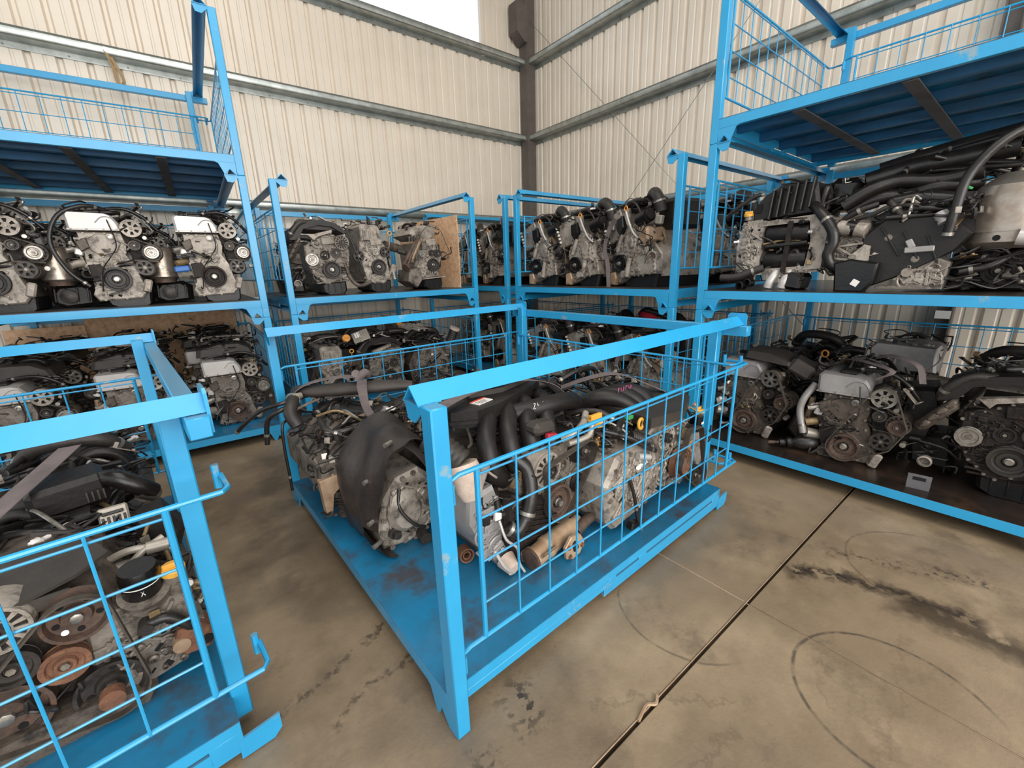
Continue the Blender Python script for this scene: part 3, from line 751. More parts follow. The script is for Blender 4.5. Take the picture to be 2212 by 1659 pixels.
# ------------------------------------------------------------------ engine kind A: silver topped, chain cover, accessories on the right
def engine_silver(label, loc, rz_, seed, group, dz=0.0, cover='silver_cover', ps='aluminium_light', al='aluminium_light', shield=True, has_belt=False,
                  big_hose=True, topclut=True, top_black=False, crank='rubber', rusty=False, loose=True):
    rg = random.Random(seed); e = thing('car_engine', label, 'engine', loc, rz_, group); z = lambda v: v+dz
    Z = lambda poly: [(p[0], z(p[1])) for p in poly]
    fc = Z([(-.155, .54), (.085, .54), (.10, .45), (.085, .38), (.125, .30), (.14, .20), (.165, .12), (.12, .06+max(0, -dz)*.5), (-.13, .05+max(0, -dz)*.5), (-.155, .10), (-.125, .17), (-.15, .28), (-.145, .40)])
    prism(e, 'engine_block', 'aluminium_dirty' if al != 'aluminium_light' else 'aluminium', Z([(-.16, .53), (.09, .53), (.12, .3), (.14, .1), (-.14, .1), (-.16, .3)]), .09, .50)
    prism(e, 'timing_cover', al, fc, .02, .10, .012)
    bolts(e, edge_bolts(fc, .02))
    front_relief(e, rg, -.12, .06, z(.08), z(.50), .02, 24, al)
    prism(e, 'seal_plate', al, Z([(-.11, .49), (-.06, .52), (.02, .52), (.07, .46), (.04, .40), (-.05, .37), (-.11, .42)]), .006, .03, .006)
    MB().lathe([(.022, 0), (.022, .018), (.012, .02), (.012, .008), (.001, .008)], (.02, .01, z(.505)), (0, -1, 0), 14).build('sensor', 'steel', e)
    prism(e, 'tensioner_cover', 'iron_dirty', Z([(-.14, .31), (-.07, .32), (-.04, .26), (-.07, .20), (-.13, .19)]), .004, .03, .006)
    clutter(e, rg, (-.15, .10, -.01, .02, z(.10), z(.50)), 0, 3, 2, 2, 1)
    prism(e, 'water_outlet', 'aluminium_dirty', Z([(-.17, .47), (-.11, .50), (-.10, .43), (-.15, .40)]), -.01, .04, .008)
    # valve cover with its embossed line
    vc = Z([(-.19, .545), (-.195, .655), (-.18, .672), (.02, .667), (.05, .655), (.085, .60), (.088, .548)])
    v = prism(e, 'valve_cover', cover, vc, .0, .46, .014)
    b = MB(); b.tube([(-.04, -.001, z(.60)), (-.005, -.001, z(.635)), (.03, -.001, z(.642)), (.058, -.001, z(.625)), (.078, -.001, z(.585))], .004, 6); b.build('embossed_line', cover, v, 60)
    b = MB(); b.box((-.05, .22, z(.552)), (.285, .475, .012), None, .003); b.build('gasket_flange', cover, v)
    bolts(e, [(-.17, z(.552), -.012), (-.09, z(.552), -.012), (0, z(.552), -.012), (.07, z(.552), -.012)])
    box(e, 'coil_cover', 'black_plastic', (-.05, .24, z(.68)), (.09, .36, .025), None, .008)
    # accessories
    prism(e, 'accessory_bracket', 'iron_dirty', Z([(.08, .60), (.13, .63), (.18, .60), (.20, .50), (.24, .46), (.24, .33), (.20, .22), (.13, .22), (.11, .38), (.08, .46)]), .06, .16, .012)
    front_relief(e, rg, .09, .24, z(.22), z(.6), .06, 10, 'iron_dirty'); ribs(e, [(.10, .05, z(.52), .27, .05, z(.44), .014), (.12, .05, z(.34), .27, .05, z(.33), .014)], 'aluminium_dirty', 'casting_ribs')
    pulley(e, 'spoke', .15, z(.565), .062, -.02, ps)
    MB().lathe([(.055, 0), (.06, .06), (.05, .10), (.03, .12), (.001, .12)], (.15, .02, z(.565)), (0, 1, 0), 16).build('steering_pump', 'aluminium_dirty', e)
    pulley(e, 'idler', .145, z(.445), .034, -.01, 'steel_dark')
    pulley(e, 'idler', .235, z(.395), .043, -.015, 'rust_dull' if rusty else 'steel', .034)
    alternator(e, .235, z(.395), .066, .045, .13, 'aluminium_dirty')
    pulley(e, 'spoke', .175, z(.285), .056, -.005, 'steel_dark')
    MB().lathe([(.055, 0), (.062, .02), (.062, .13), (.05, .15), (.001, .15)], (.18, .03, z(.28)), (0, 1, 0), 16).build('compressor', 'aluminium_dirty', e)
    cyl(e, 'spacer', 'steel', (.215, .05, z(.50)), (.215, -.01, z(.50)), .013); cyl(e, 'spacer', 'steel', (.275, .05, z(.29)), (.275, .0, z(.29)), .015)
    pulley(e, 'crank', 0, z(.205), .086, -.02, crank, .045)
    box(e, 'mount_bracket', 'aluminium_light', (.165, .01, z(.15)), (.05, .03, .10), (0, .3, 0), .01)
    if has_belt: belt(e, [(0, z(.205), .088), (.15, z(.565), .064), (.235, z(.395), .046), (.175, z(.285), .058)], -.035)
    # oil pan
    if dz > -.05: prism(e, 'oil_pan', 'pan_black', [(-.11, .10), (.17, .10), (.16, .015), (.14, .0), (-.04, 0), (-.08, .02)], .06, .42, .012)
    else: prism(e, 'oil_pan', 'aluminium_dirty', [(-.12, .06), (.15, .06), (.11, .0), (-.07, 0)], .05, .42, .012)
    # left side: tensioner, solenoid, harness pieces
    for (zz, r) in ((.43, .02), (.33, .026)): cyl(e, 'solenoid', rg.choice(['steel', 'aluminium_light', 'brass']), (-.16, .05, z(zz)), (-.23, .02, z(zz-.02)), r)
    box(e, 'solenoid_block', 'silver_cover', (-.165, .03, z(.40)), (.045, .05, .045), (0, .3, 0), .006)
    cyl(e, 'oil_filter', rg.choice(['black_gloss', 'ecu_metal']) if not rusty else 'ecu_metal', (-.13, .08, z(.22)), (-.22, .02, z(.24)), .034, n=20)
    clutter(e, rg, (-.22, -.13, .02, .25, z(.2), z(.52)), 1, 5, 2, 3, 1)
    clutter(e, rg, (.08, .26, .0, .2, z(.45), z(.66)), 1, 5, 1, 2, 2)
    if shield:
        b = MB().lathe([(.085, 0), (.105, .015), (.108, .21), (.09, .235), (.05, .25)], (-.33, .22, z(.20)), (0, 0, 1), 24)
        s = b.build('exhaust_heat_shield', 'heat_shield', e, 30)
        b = MB().lathe([(.111, 0), (.111, .012)], (-.33, .22, z(.25)), (0, 0, 1), 24, False); b.build('bead', 'heat_shield', s)
        cyl(e, 'flange', 'rust_dull', (-.33, .20, z(.17)), (-.33, .20, z(.2)), .07)
        prism(e, 'gearbox', 'black_plastic', [(-.42, .03), (-.44, .10), (-.38, .17), (-.22, .18), (-.16, .14), (-.17, .02), (-.36, 0)], .26, .52, .04)
        for q_ in range(4): ribs(e, [(-.40+q_*.06, .25, .05, -.39+q_*.06, .25, .15, .012)], 'black_plastic')
        MB().lathe([(.05, 0), (.05, .03), (.02, .04), (.001, .04)], (-.32, .26, .09), (0, -1, 0), 18).build('drive_flange', 'steel_dark', e)
    else:
        prism(e, 'gearbox', 'aluminium_dirty', Z([(-.16, .34), (-.34, .30), (-.38, .16), (-.32, .09), (-.16, .1)]), .22, .55, .03)
        cyl(e, 'shock_tube', 'tan_metal', (-.25, .12, z(.2)), (-.23, .14, z(.46)), .018)
    if big_hose: hose(e, [(.02, .1, z(.70)), (-.08, .04, z(.715)), (-.22, -.0, z(.64)), (-.29, -.02, z(.46)), (-.24, -.03, z(.27)), (-.15, -.03, z(.16))], .014, 'rubber_hose', (.12, .95))
    hose(e, [(-.02, .12, z(.70)), (.12, .08, z(.71)), (.22, .08, z(.66)), (.30, .10, z(.56))], .012, 'rubber_hose', (.1, .8))
    if loose:
        b = MB(); b.tube([(.03, -.03, z(.62)), (.05, -.045, z(.45)), (.0, -.05, z(.36)), (-.06, -.04, z(.27)), (-.09, -.03, z(.12))], .004, 6); b.build('loose_wire', 'wire_black', e, 60)
    if topclut:
        intake_runners(e, -.02, .10, z(.60), 4, L=-.24, side=1, r=.022) if False else None
        clutter(e, rg, (-.2, .22, .12, .55, z(.62), z(.74)), 3, 12, 5, 7, 3)
    if top_black:
        prism(e, 'engine_cover', 'grey_plastic', Z([(-.22, .69), (-.20, .76), (-.05, .80), (.12, .79), (.20, .74), (.22, .69)]), .12, .52, .03)
        clutter(e, rg, (-.25, .25, .1, .6, z(.76), z(.86)), 5, 14, 5, 8, 2)
    return e

# ------------------------------------------------------------------ engine kind B: grey timing cover with alternator at the top right
def engine_grey(label, loc, rz_, seed, group, var=0, al='aluminium', clut=True):
    rg = random.Random(seed); e = thing('car_engine', label, 'engine', loc, rz_, group)
    if var == 0:
        fc = [(-.21, .45), (-.02, .56), (.16, .54), (.20, .40), (.17, .24), (.11, .14), (-.06, .10), (-.17, .20), (-.21, .33)]
        W_ = [('crank', 0, .237, .082, -.02, None), ('idler', -.165, .33, .052, -.02, 'steel'), ('idler', .062, .39, .046, .0, 'steel_dark'), ('idler', -.04, .37, .042, .005, 'iron_dirty')]
        alt = (.125, .485, .072)
    elif var == 1:
        fc = [(-.16, .50), (.05, .52), (.10, .46), (.11, .30), (.13, .16), (.06, .09), (-.12, .10), (-.15, .22), (-.17, .38)]
        W_ = [('crank', 0, .255, .076, -.02, None), ('idler', -.02, .40, .034, -.02, 'steel'), ('spoke', .08, .40, .05, -.02, 'steel_dark'), ('spoke', -.195, .36, .056, -.02, 'steel_dark')]
        alt = None
    else:
        fc = [(-.13, .54), (.0, .55), (.04, .44), (.13, .35), (.08, .22), (-.02, .20), (-.14, .12), (-.18, .25), (-.10, .42)]
        W_ = [('crank', 0, .265, .068, -.02, None), ('idler', -.12, .38, .036, -.02, 'steel'), ('idler', -.01, .39, .032, -.02, 'steel_dark'), ('idler', .065, .385, .04, -.02, 'steel_dark')]
        alt = None
    prism(e, 'engine_block', al, [(-.16, .5), (.1, .5), (.12, .14), (-.13, .12)], .09, .50)
    prism(e, 'timing_cover', al, fc, .02, .10, .012); bolts(e, edge_bolts(fc, .02, .045))
    xs = [p[0] for p in fc]; zs = [p[1] for p in fc]
    front_relief(e, rg, min(xs)+.05, max(xs)-.05, min(zs)+.04, max(zs)-.04, .02, 34, al)
    MB().box((.0, .012, .50), (.12, .02, .07), (0, -.1, 0), .006).build('cast_panel', al, e)
    for a in W_: pulley(e, a[0], a[1], a[2], a[3], a[4], a[5], .04 if a[0] == 'crank' else .028, k=5)
    if alt: alternator(e, alt[0], alt[1], alt[2], .0, .12, 'aluminium')
    prism(e, 'oil_pan', 'pan_black', [(-.10, .11), (.14, .13), (.14, .04), (.11, 0), (-.04, 0), (-.09, .03)], .05, .44, .02)
    ribs(e, [(x, .048, .12, x+.005, .048, .02, .008) for x in (-.04, .02, .08)], 'pan_black')
    box(e, 'pan_flange', al, (.01, .24, .125), (.30, .42, .014), (0, -.06, 0), .003)
    if var == 0:
        top = [(-.33, .50), (-.30, .60), (-.20, .66), (-.02, .69), (.10, .66), (.20, .58), (.17, .565), (.06, .63), (-.06, .64), (-.2, .60), (-.26, .50)]
        prism(e, 'belt_guard', 'black_plastic', top, .02, .30, .01)
        prism(e, 'engine_cover', 'grey_plastic', [(-.18, .60), (-.15, .645), (.05, .655), (.15, .60)], .06, .5, .01)
        prism(e, 'head_cover', 'aluminium_light', [(-.17, .545), (.05, .60), (.05, .575), (-.10, .53), (-.12, .50)], -.0, .05, .006)
        b = MB()
        for i in range(4): b.box((-.345+i*.028, .03, .36+i*.045), (.06, .12, .03), (0, -.9, 0), .01)
        b.box((-.31, .06, .40), (.24, .10, .06), (0, -.95, 0), .02); b.build('manifold_shield', 'aluminium_dirty', e)
        MB().lathe([(.03, 0), (.034, .04), (.026, .045), (.022, .01), (.001, .01)], (-.31, .06, .12), (0, -1, 0), 14).build('coolant_outlet', 'aluminium_light', e)
        prism(e, 'rear_casing', 'black_plastic', [(-.40, .03), (-.42, .16), (-.34, .24), (-.22, .26), (-.2, .02)], .20, .42, .03); clutter(e, rg, (-.42, -.2, .1, .25, .05, .3), 2, 8, 3, 3, 1)
        hose(e, [(.13, .02, .30), (.17, .0, .15), (.24, -.02, .08), (.37, -.0, .11)], .02, 'aluminium_dirty', (), 'coolant_pipe', 12)
        box(e, 'slotted_bracket', 'silver_cover', (.06, .06, .665), (.24, .03, .012), (0, .42, .2), .003)
        hose(e, [(-.12, .05, .66), (-.22, .03, .65), (-.30, .03, .56), (-.31, .06, .50)], .024, 'rubber', (.7,))
    elif var == 1:
        prism(e, 'valve_cover', 'aluminium_light', [(-.14, .50), (-.145, .64), (-.12, .665), (.04, .66), (.07, .60), (.06, .50)], .02, .48, .012)
        prism(e, 'raised_panel', 'aluminium_light', [(-.12, .51), (-.12, .62), (.02, .62), (.02, .51)], .0, .03, .006)
        ribs(e, [(-.10, -.002, .53, -.10, -.002, .60, .012), (-.06, -.002, .53, -.06, -.002, .60, .012), (-.02, -.002, .55, -.02, -.002, .60, .012)], 'aluminium_light')
        prism(e, 'fin_bracket', 'black_plastic', [(-.06, .66), (-.055, .74), (-.03, .72), (-.02, .66)], .02, .04); prism(e, 'fin_bracket', 'black_plastic', [(.02, .66), (.04, .70), (.06, .69), (.05, .65)], .02, .04)
        dipstick(e, [(.13, .02, .42), (.15, .02, .5), (.16, .02, .565)], 'yellow_plastic')
        cyl(e, 'starter', 'aluminium_dirty', (.10, .05, .47), (.27, .1, .44), .045); cyl(e, 'outlet', 'rubber', (.25, .05, .41), (.31, .0, .39), .026)
        cyl(e, 'bypass_valve', 'steel', (.15, -.0, .20), (.16, -.0, .13), .022); box(e, 'mount_arm', 'aluminium_light', (.16, .04, .22), (.06, .06, .12), (0, .4, 0), .01)
        hose(e, [(-.26, .0, .56), (-.22, -.02, .40), (-.17, -.03, .22), (-.16, -.02, .12)], .008, 'rubber_hose', (.9,))
    else:
        prism(e, 'valve_cover', 'aluminium_light', [(-.14, .53), (-.24, .58), (-.18, .66), (-.07, .68), (.06, .66), (.08, .58), (.0, .54)], .03, .46, .012)
        prism(e, 'raised_panel', 'aluminium', [(-.11, .43), (-.11, .51), (.02, .51), (.02, .42)], .006, .03, .006)
        for i, (dx, dz) in enumerate(((0, 0), (.05, .03), (.09, .07))):
            hose(e, [(-.12+dx*.3, .04, .53+dz*.2), (-.20+dx*.5, .0, .48), (-.29+dx*.6, -.02, .36), (-.34+dx, .0, .27+dz*.5)], .022, ('rust_dull', 'aluminium_dirty', 'tan_metal')[i], (.03,), 'exhaust_branch', 10)
        cyl(e, 'exhaust_flange', 'rust_dull', (-.31, .0, .25), (-.33, -.01, .235), .045)
        prism(e, 'gearbox_case', 'aluminium', [(-.14, .24), (-.28, .22), (-.30, .10), (-.20, .03), (-.14, .1)], .0, .30, .012)
        bolts(e, [(-.27, .2, 0), (-.27, .12, 0), (-.21, .06, 0), (-.17, .2, 0)])
        for i in range(5): cyl(e, 'spark_plug_boot', 'steel', (-.24+i*.03, .03, .50+i*.01), (-.25+i*.03, .0, .55+i*.01), .009)
        m = MB(); m.ribbon([(-.14, -.01, .50), (-.11, -.01, .60), (.0, -.02, .68), (.10, -.03, .63), (.16, -.035, .5), (.20, -.04, .40)], (.35, 1, .2), .045); m.build('lifting_strap', 'strap_grey', e, 60)
    if clut:
        clutter(e, rg, (-.18, .18, .06, .5, .60, .72), 4, 12, 5, 7, 2)
        clutter(e, rg, (.08, .22, .02, .3, .2, .5), 2, 4, 2, 3, 1)
    return e

# ------------------------------------------------------------------ engine kind C: tall pale alloy engine with black crank pulley and orange dipstick ring
def engine_pale(label, loc, rz_, seed, group, wide=False, duct=True, al='aluminium_light'):
    rg = random.Random(seed); e = thing('car_engine', label, 'engine', loc, rz_, group)
    x1 = .42 if wide else .27
    prism(e, 'engine_block', al, [(-.14, .46), (.2, .5), (x1, .28), (x1, .10), (.05, .08), (-.12, .10)], .10, .62, .01)
    fc = [(-.12, .33), (-.05, .46), (.04, .56), (.12, .52), (.20, .44), (.22, .30), (x1, .24), (x1+.02, .12), (.12, .10), (.02, .05), (-.10, .02), (-.13, .06), (-.06, .14), (-.10, .22)]
    prism(e, 'timing_cover', al, fc, .02, .11, .012); bolts(e, edge_bolts(fc, .02, .04))
    front_relief(e, rg, -.08, x1-.05, .12, .5, .02, 14, al)
    hd = [(-.31, .54), (-.30, .60), (-.08, .69), (.0, .56), (-.08, .42), (-.26, .38)]
    prism(e, 'cylinder_head', al, hd, .03, .58, .012); bolts(e, edge_bolts(hd, .03, .05))
    for i in range(5): cyl(e, 'cam_cap', 'steel', (-.30+i*.015, .02, .57-i*.035), (-.27+i*.015, .0, .585-i*.035), .013)
    ov = [(.13+.085*math.cos(t)*(1.0 if math.sin(t) > 0 else .8), .37+.115*math.sin(t)) for t in [2*pi*i/14 for i in range(14)]]
    prism(e, 'oval_cover', al, ov, -.005, .03, .01); bolts(e, edge_bolts(ov, -.005, .06, .01))
    prism(e, 'oval_panel', al, [(.13+(p[0]-.13)*.55, .37+(p[1]-.37)*.6) for p in ov], -.015, .0, .006)
    prism(e, 'vacuum_pump', 'black_gloss', [(-.06, .60), (.03, .62), (.05, .52), (.0, .44), (-.05, .50)], -.02, .05, .015)
    pulley(e, 'crank', 0, .213, .08, -.02, 'black_gloss', .04)
    cyl(e, 'filter_housing', 'black_gloss', (.19, .05, .57), (.31, .04, .60), .065, .06, 20); cyl(e, 'filter_cap', 'black_plastic', (.305, .04, .60), (.33, .04, .605), .045, n=14)
    prism(e, 'gear_cover', 'aluminium', [(-.10, .10), (-.07, .18), (.0, .20), (.10, .17), (.12, .09), (.04, .07)], -.0, .03, .01); cyl(e, 'cover_tube', al, (.10, .0, .10), (.13, .0, .26), .022); cyl(e, 'cover_tube', al, (-.04, .0, .32), (.02, .0, .46), .018)
    dipstick(e, [(.23, .0, .42), (.17, -.01, .47), (.10, -.01, .58), (.065, -.01, .655)], 'orange_plastic', 'silver_cover', .009)
    cyl(e, 'oil_neck', al, (.02, .05, .55), (.02, .03, .68), .04); 
    prism(e, 'front_mount', 'tan_metal', [(-.12, .13), (-.05, .14), (-.03, .08), (-.06, .02), (-.12, .02)], -.02, .03, .01)
    cyl(e, 'drain_boss', al, (.06, .02, .12), (.06, -.02, .12), .03)
    prism(e, 'oil_pan', 'pan_black', [(-.02, .06), (.12, .10), (x1, .12), (x1-.03, .0), (.02, 0)], .06, .55, .02)
    bolts(e, [(-.04+i*.055, .055+.05*min(1, i/3), .02) for i in range(7 if wide else 5)])
    prism(e, 'rear_case', 'aluminium', [(.2, .26), (.30, .32), (.38, .28), (.38, .1), (.2, .08)], .12, .5, .02)
    if wide:
        MB().lathe([(.045, 0), (.05, .03), (.036, .032), (.034, .008), (.001, .008)], (.38, .05, .26), (.25, -1, 0), 16).build('round_port', al, e)
        MB().lathe([(.033, 0), (.033, .002), (.001, .002)], (.38+.01, .03, .26), (.25, -1, 0), 14).build('port_opening', 'rust_dull', e)
        prism(e, 'exhaust_shield', 'tan_metal', [(.22, .42), (.26, .52), (.33, .50), (.34, .40), (.29, .36)], .0, .2, .02)
        m = MB(); m.ribbon([(-.05, -.03, .60), (-.14, -.03, .52), (-.20, -.03, .36), (-.15, -.03, .22), (-.12, -.04, .10), (-.11, -.04, -.03)], (.9, .4, 0), .04); m.build('lifting_strap', 'strap_grey', e, 60)
    if duct:
        b = MB(); b.box((.03, .2, .725), (.24, .34, .03), (0, -.15, 0), .012); b.build('acoustic_cover', 'grey_plastic', e)
        hose(e, [(.10, .22, .74), (.24, .14, .78), (.34, .10, .72), (.36, .12, .62)], .046, 'rubber', (.2, .75), 'air_duct', 14)
        box(e, 'air_box', 'black_plastic', (.36 if wide else .30, .32, .60), (.22, .3, .24), None, .03)
        box(e, 'duct_flange', 'ecu_metal', (.40, .07, .55), (.07, .04, .07), (0, .2, 0), .008)
    clutter(e, rg, (-.15, .3, .05, .5, .64, .76), 4, 10, 5, 6, 2)
    clutter(e, rg, (.18, .36, .0, .2, .25, .55), 2, 5, 2, 3, 2)
    clutter(e, rg, (-.26, -.1, .0, .1, .1, .4), 1, 3, 1, 2, 2)
    hose(e, [(.05, .0, .70), (.12, -.01, .72), (.20, .0, .68), (.30, .02, .5)], .010, 'rubber_hose', (.1,))
    return e
# ================================================================== ONE-OFF ENGINES
def q90(key, X, z):
    # root frame whose x runs along rack y and whose depth runs towards rack -x (pulleys face the near end of the rack)
    return at(key, X, 0, z), rz(key, 90)

def drive_unit_side():
    rg = random.Random(5)
    e = thing('drive_unit', 'long engine and gearbox on its side, on the oily middle shelf at the right', 'engine', at('R1', 0, .2, H+.14), rz('R1'), 'engines in racks')
    prism(e, 'head_cover', 'aluminium_light', [(.17, .13), (.16, .30), (.19, .46), (.31, .47), (.33, .44), (.33, .13), (.30, .10), (.2, .10)], .0, .42, .012)
    front_relief(e, rg, .19, .31, .14, .44, .0, 14, 'aluminium_light')
    for i in range(6): cyl(e, 'ledge_bolt', 'bolt_steel', (.2+.02*(i % 2), .01, .15+i*.055), (.2+.02*(i % 2), -.02, .15+i*.055), .012)
    prism(e, 'upper_rail', 'aluminium_light', [(.30, .45), (.68, .47), (.68, .43), (.30, .42)], -.01, .08, .004)
    prism(e, 'lower_rail', 'aluminium_light', [(.30, .14), (.68, .16), (.68, .12), (.30, .10)], -.01, .08, .004)
    prism(e, 'end_casting', 'aluminium_light', [(.60, .12), (.70, .13), (.71, .44), (.66, .47), (.60, .44), (.62, .3)], -.02, .30, .012)
    bolts(e, [(.34+i*.07, .445, -.01) for i in range(5)]+[(.34+i*.07, .125, -.01) for i in range(5)]+[(.65, .2, -.02), (.65, .38, -.02)], r=.009)
    for zz in (.365, .20): MB().lathe([(.05, 0), (.056, .01), (.056, .24), (.05, .25)], (.35, .04, zz), (1, 0, 0), 18).build('coil_canister', 'black_plastic', e, 40)
    cyl(e, 'ignition_coil', 'black_gloss', (.36, -.01, .285), (.60, -.0, .30), .018)
    prism(e, 'centre_strap', 'iron_dirty', [(.47, .12), (.50, .12), (.51, .44), (.48, .44)], -.02, .02, .003)
    prism(e, 'engine_block', 'iron_dirty', [(.33, .12), (.66, .13), (.66, .45), (.33, .45)], .06, .60)
    prism(e, 'bell_housing', 'aluminium', [(.70, .14), (.74, .09), (.88, .12), (.92, .22), (.90, .40), (.84, .46), (.70, .43)], .0, .45, .014)
    front_relief(e, rg, .72, .88, .14, .42, .0, 18, 'aluminium')
    cyl(e, 'starter', 'aluminium_light', (.76, -.02, .375), (.90, -.03, .345), .042); cyl(e, 'starter_band', 'black_gloss', (.80, -.02, .368), (.85, -.025, .356), .044)
    for (a, c) in (((.70, .30), (.86, .20)), ((.72, .20), (.88, .18)), ((.72, .26), (.90, .28))): ribs(e, [(a[0], -.01, a[1], c[0], -.01, c[1], .014)], 'aluminium_light')
    prism(e, 'gearbox_mount', 'aluminium_light', [(.83, .20), (.90, .27), (.93, .26), (.93, .18), (.88, .13)], -.05, .0, .008); bolts(e, [(.86, .2, -.05), (.89, .165, -.05), (.83, .17, -.04)], r=.011)
    hose(e, [(.60, .03, .52), (.66, -.03, .47), (.735, -.06, .37), (.755, -.06, .29), (.735, -.06, .22), (.76, -.05, .16), (.82, -.04, .13)], .03, 'rubber_hose', (.25,), 'coolant_hose', 14)
    prism(e, 'under_panel', 'black_plastic', [(.88, .31), (.97, .40), (1.22, .40), (1.33, .30), (1.28, .22), (1.10, .10), (.95, .03), (.90, .12)], -.02, .03, .012)
    prism(e, 'side_cover', 'black_plastic', [(.90, .42), (1.05, .50), (1.30, .46), (1.34, .30), (1.0, .36)], .03, .3, .012)
    box(e, 'pale_clip', 'silver_cover_dull', (1.14, -.03, .23), (.12, .02, .03), (0, -.05, 0), .004); box(e, 'pale_clip', 'silver_cover_dull', (1.10, -.03, .26), (.03, .02, .05), (0, -.5, 0), .004)
    bolts(e, [(1.13, .18, -.02), (1.0, .3, -.02), (1.25, .33, -.02)], r=.012)
    prism(e, 'plastic_box', 'black_gloss', [(.78, .17), (.86, .19), (.99, .165), (.98, .06), (.94, .0), (.80, .0), (.79, .09)], -.09, -.03, .012)
    box(e, 'label', 'white_label', (.90, -.094, .055), (.035, .004, .035), (0, .5, 0), .0)
    prism(e, 'floor_bracket', 'aluminium', [(.98, .02), (1.26, .02), (1.26, .045), (.98, .035)], -.02, .06, .003)
    prism(e, 'rear_casting', 'aluminium', [(1.08, .03), (1.26, .03), (1.27, .16), (1.20, .19), (1.12, .14), (1.08, .10)], -.01, .25, .01)
    front_relief(e, rg, 1.10, 1.25, .04, .15, -.01, 18, 'aluminium_light')
    cyl(e, 'bush', 'aluminium_light', (1.11, .0, .11), (1.11, -.04, .11), .024)
    for i in range(2):
        x = .44+i*.085; hose(e, [(x, .02, .13), (x-.005, -.01, .10), (x-.02, -.03, .06), (x-.03, -.03, .02)], .026, 'silver_cover', (), 'chrome_pipe', 14)
    hose(e, [(.36, .0, .15), (.28, -.03, .12), (.20, -.05, .09), (.10, -.06, .085)], .026, 'rubber', (.25,), 'grey_hose', 14)
    for (x, zz) in ((.24, .03), (.29, .05)): MB().lathe([(.028, 0), (.03, .05), (.022, .052), (.02, .01), (.001, .01)], (x, -.0, zz+.0), (-.2, -1, 0), 14).build('port', 'black_gloss', e)
    box(e, 'exhaust_bracket', 'black_gloss', (.56, .05, .06), (.10, .2, .11), (0, .2, 0), .02); cyl(e, 'stud', 'brass', (.585, -.01, .09), (.585, -.01, .045), .008)
    # plenums and slats on top
    prism(e, 'inlet_manifold', 'black_plastic', [(.24, .46), (.24, .54), (.30, .62), (.42, .68), (.60, .66), (.64, .48)], .02, .42, .02)
    for i in range(6): box(e, 'manifold_rib', 'black_plastic', (.36+i*.045, .01, .55+.01*i), (.014, .05, .18), (0, .08, 0), .004)
    box(e, 'duct_mouth', 'dark_gap', (.28, .015, .54), (.035, .012, .06), (0, .1, 0), .002)
    box(e, 'air_box', 'black_gloss', (.70, .30, .585), (.17, .28, .19), (0, .08, 0), .035)
    cap(e, (.215, .02, .50), .03, 'yellow_plastic', (0, -.2, 1)); cyl(e, 'cap_neck', 'aluminium', (.215, .02, .47), (.215, .02, .50), .024)
    hose(e, [(.07, -.0, .50), (.16, -.0, .57), (.24, .02, .62), (.29, .04, .63)], .013, 'rubber_hose', (.97,)); cyl(e, 'hose_end', 'ecu_metal', (.27, .04, .60), (.31, .05, .60), .022)
    # long ducts receding over the gearbox
    for pts, r in (([(.74, .05, .50), (.86, .08, .58), (.97, .12, .61), (1.14, .15, .59), (1.30, .15, .61)], .036), ([(.76, .12, .47), (.90, .12, .53), (1.02, .15, .53), (1.14, .15, .56), (1.3, .2, .56)], .04),
                   ([(.80, .2, .64), (1.0, .25, .69), (1.2, .25, .70), (1.4, .25, .72)], .05), ([(.84, .3, .70), (1.1, .35, .76), (1.4, .35, .80)], .05), ([(.98, .05, .49), (1.1, .06, .50), (1.25, .08, .47)], .038)):
        hose(e, pts, r, 'rubber_hose', (), 'air_duct', 12)
    hose(e, [(.78, .02, .41), (.90, -.01, .43), (1.0, .0, .47), (1.2, .0, .44), (1.26, .0, .50)], .013, 'rubber', (.02,)); hose(e, [(.74, .02, .40), (.84, -.0, .46), (.92, .02, .49)], .018, 'rubber_hose', (.5,))
    hose(e, [(1.24, -.06, .30), (1.25, -.07, .42), (1.27, -.05, .58), (1.36, -.02, .72), (1.50, .05, .80)], .022, 'rubber_hose', (.02,), 'vertical_hose', 14)
    cyl(e, 'hose_coupling', 'silver_cover', (1.19, -.02, .41), (1.22, -.03, .36), .03)
    box(e, 'green_tie', 'green_plastic', (1.27, -.06, .52), (.05, .01, .012), (0, .5, 0), .002)
    b = MB().lathe([(.14, 0), (.17, .03), (.17, .22), (.15, .30), (.08, .36)], (1.44, .16, .22), (0, 0, 1), 26)
    s = b.build('exhaust_heat_shield', 'heat_shield', e, 30); cyl(s, 'shield_hole', 'dark_gap', (1.41, -.01, .27), (1.41, .02, .27), .014)
    MB().lathe([(.175, 0), (.175, .014)], (1.44, .16, .30), (0, 0, 1), 26, False).build('bead', 'heat_shield', s)
    cyl(e, 'pale_canister', 'silver_cover', (1.48, -.03, .27), (1.62, -.03, .25), .04)
    prism(e, 'rear_casing', 'black_plastic', [(1.24, .02), (1.26, .20), (1.36, .24), (1.55, .22), (1.60, .08), (1.56, .0), (1.3, .0)], .12, .55, .04)
    front_relief(e, rg, 1.28, 1.56, .04, .2, .12, 22, 'iron_dirty'); pulley(e, 'idler', 1.44, .11, .06, .08, 'iron_dirty')
    for i in range(3): ribs(e, [(.96+i*.10, -.025, .36-.03*i, 1.06+i*.08, -.025, .20-.02*i, .010)], 'black_plastic', 'panel_rib')
    clutter(e, rg, (1.22, 1.6, .02, .2, .02, .24), 4, 16, 5, 6, 2); clutter(e, rg, (.92, 1.3, -.05, .02, .34, .5), 3, 10, 3, 4, 2); clutter(e, rg, (.7, .95, -.03, .1, .1, .3), 1, 6, 3, 3, 2)
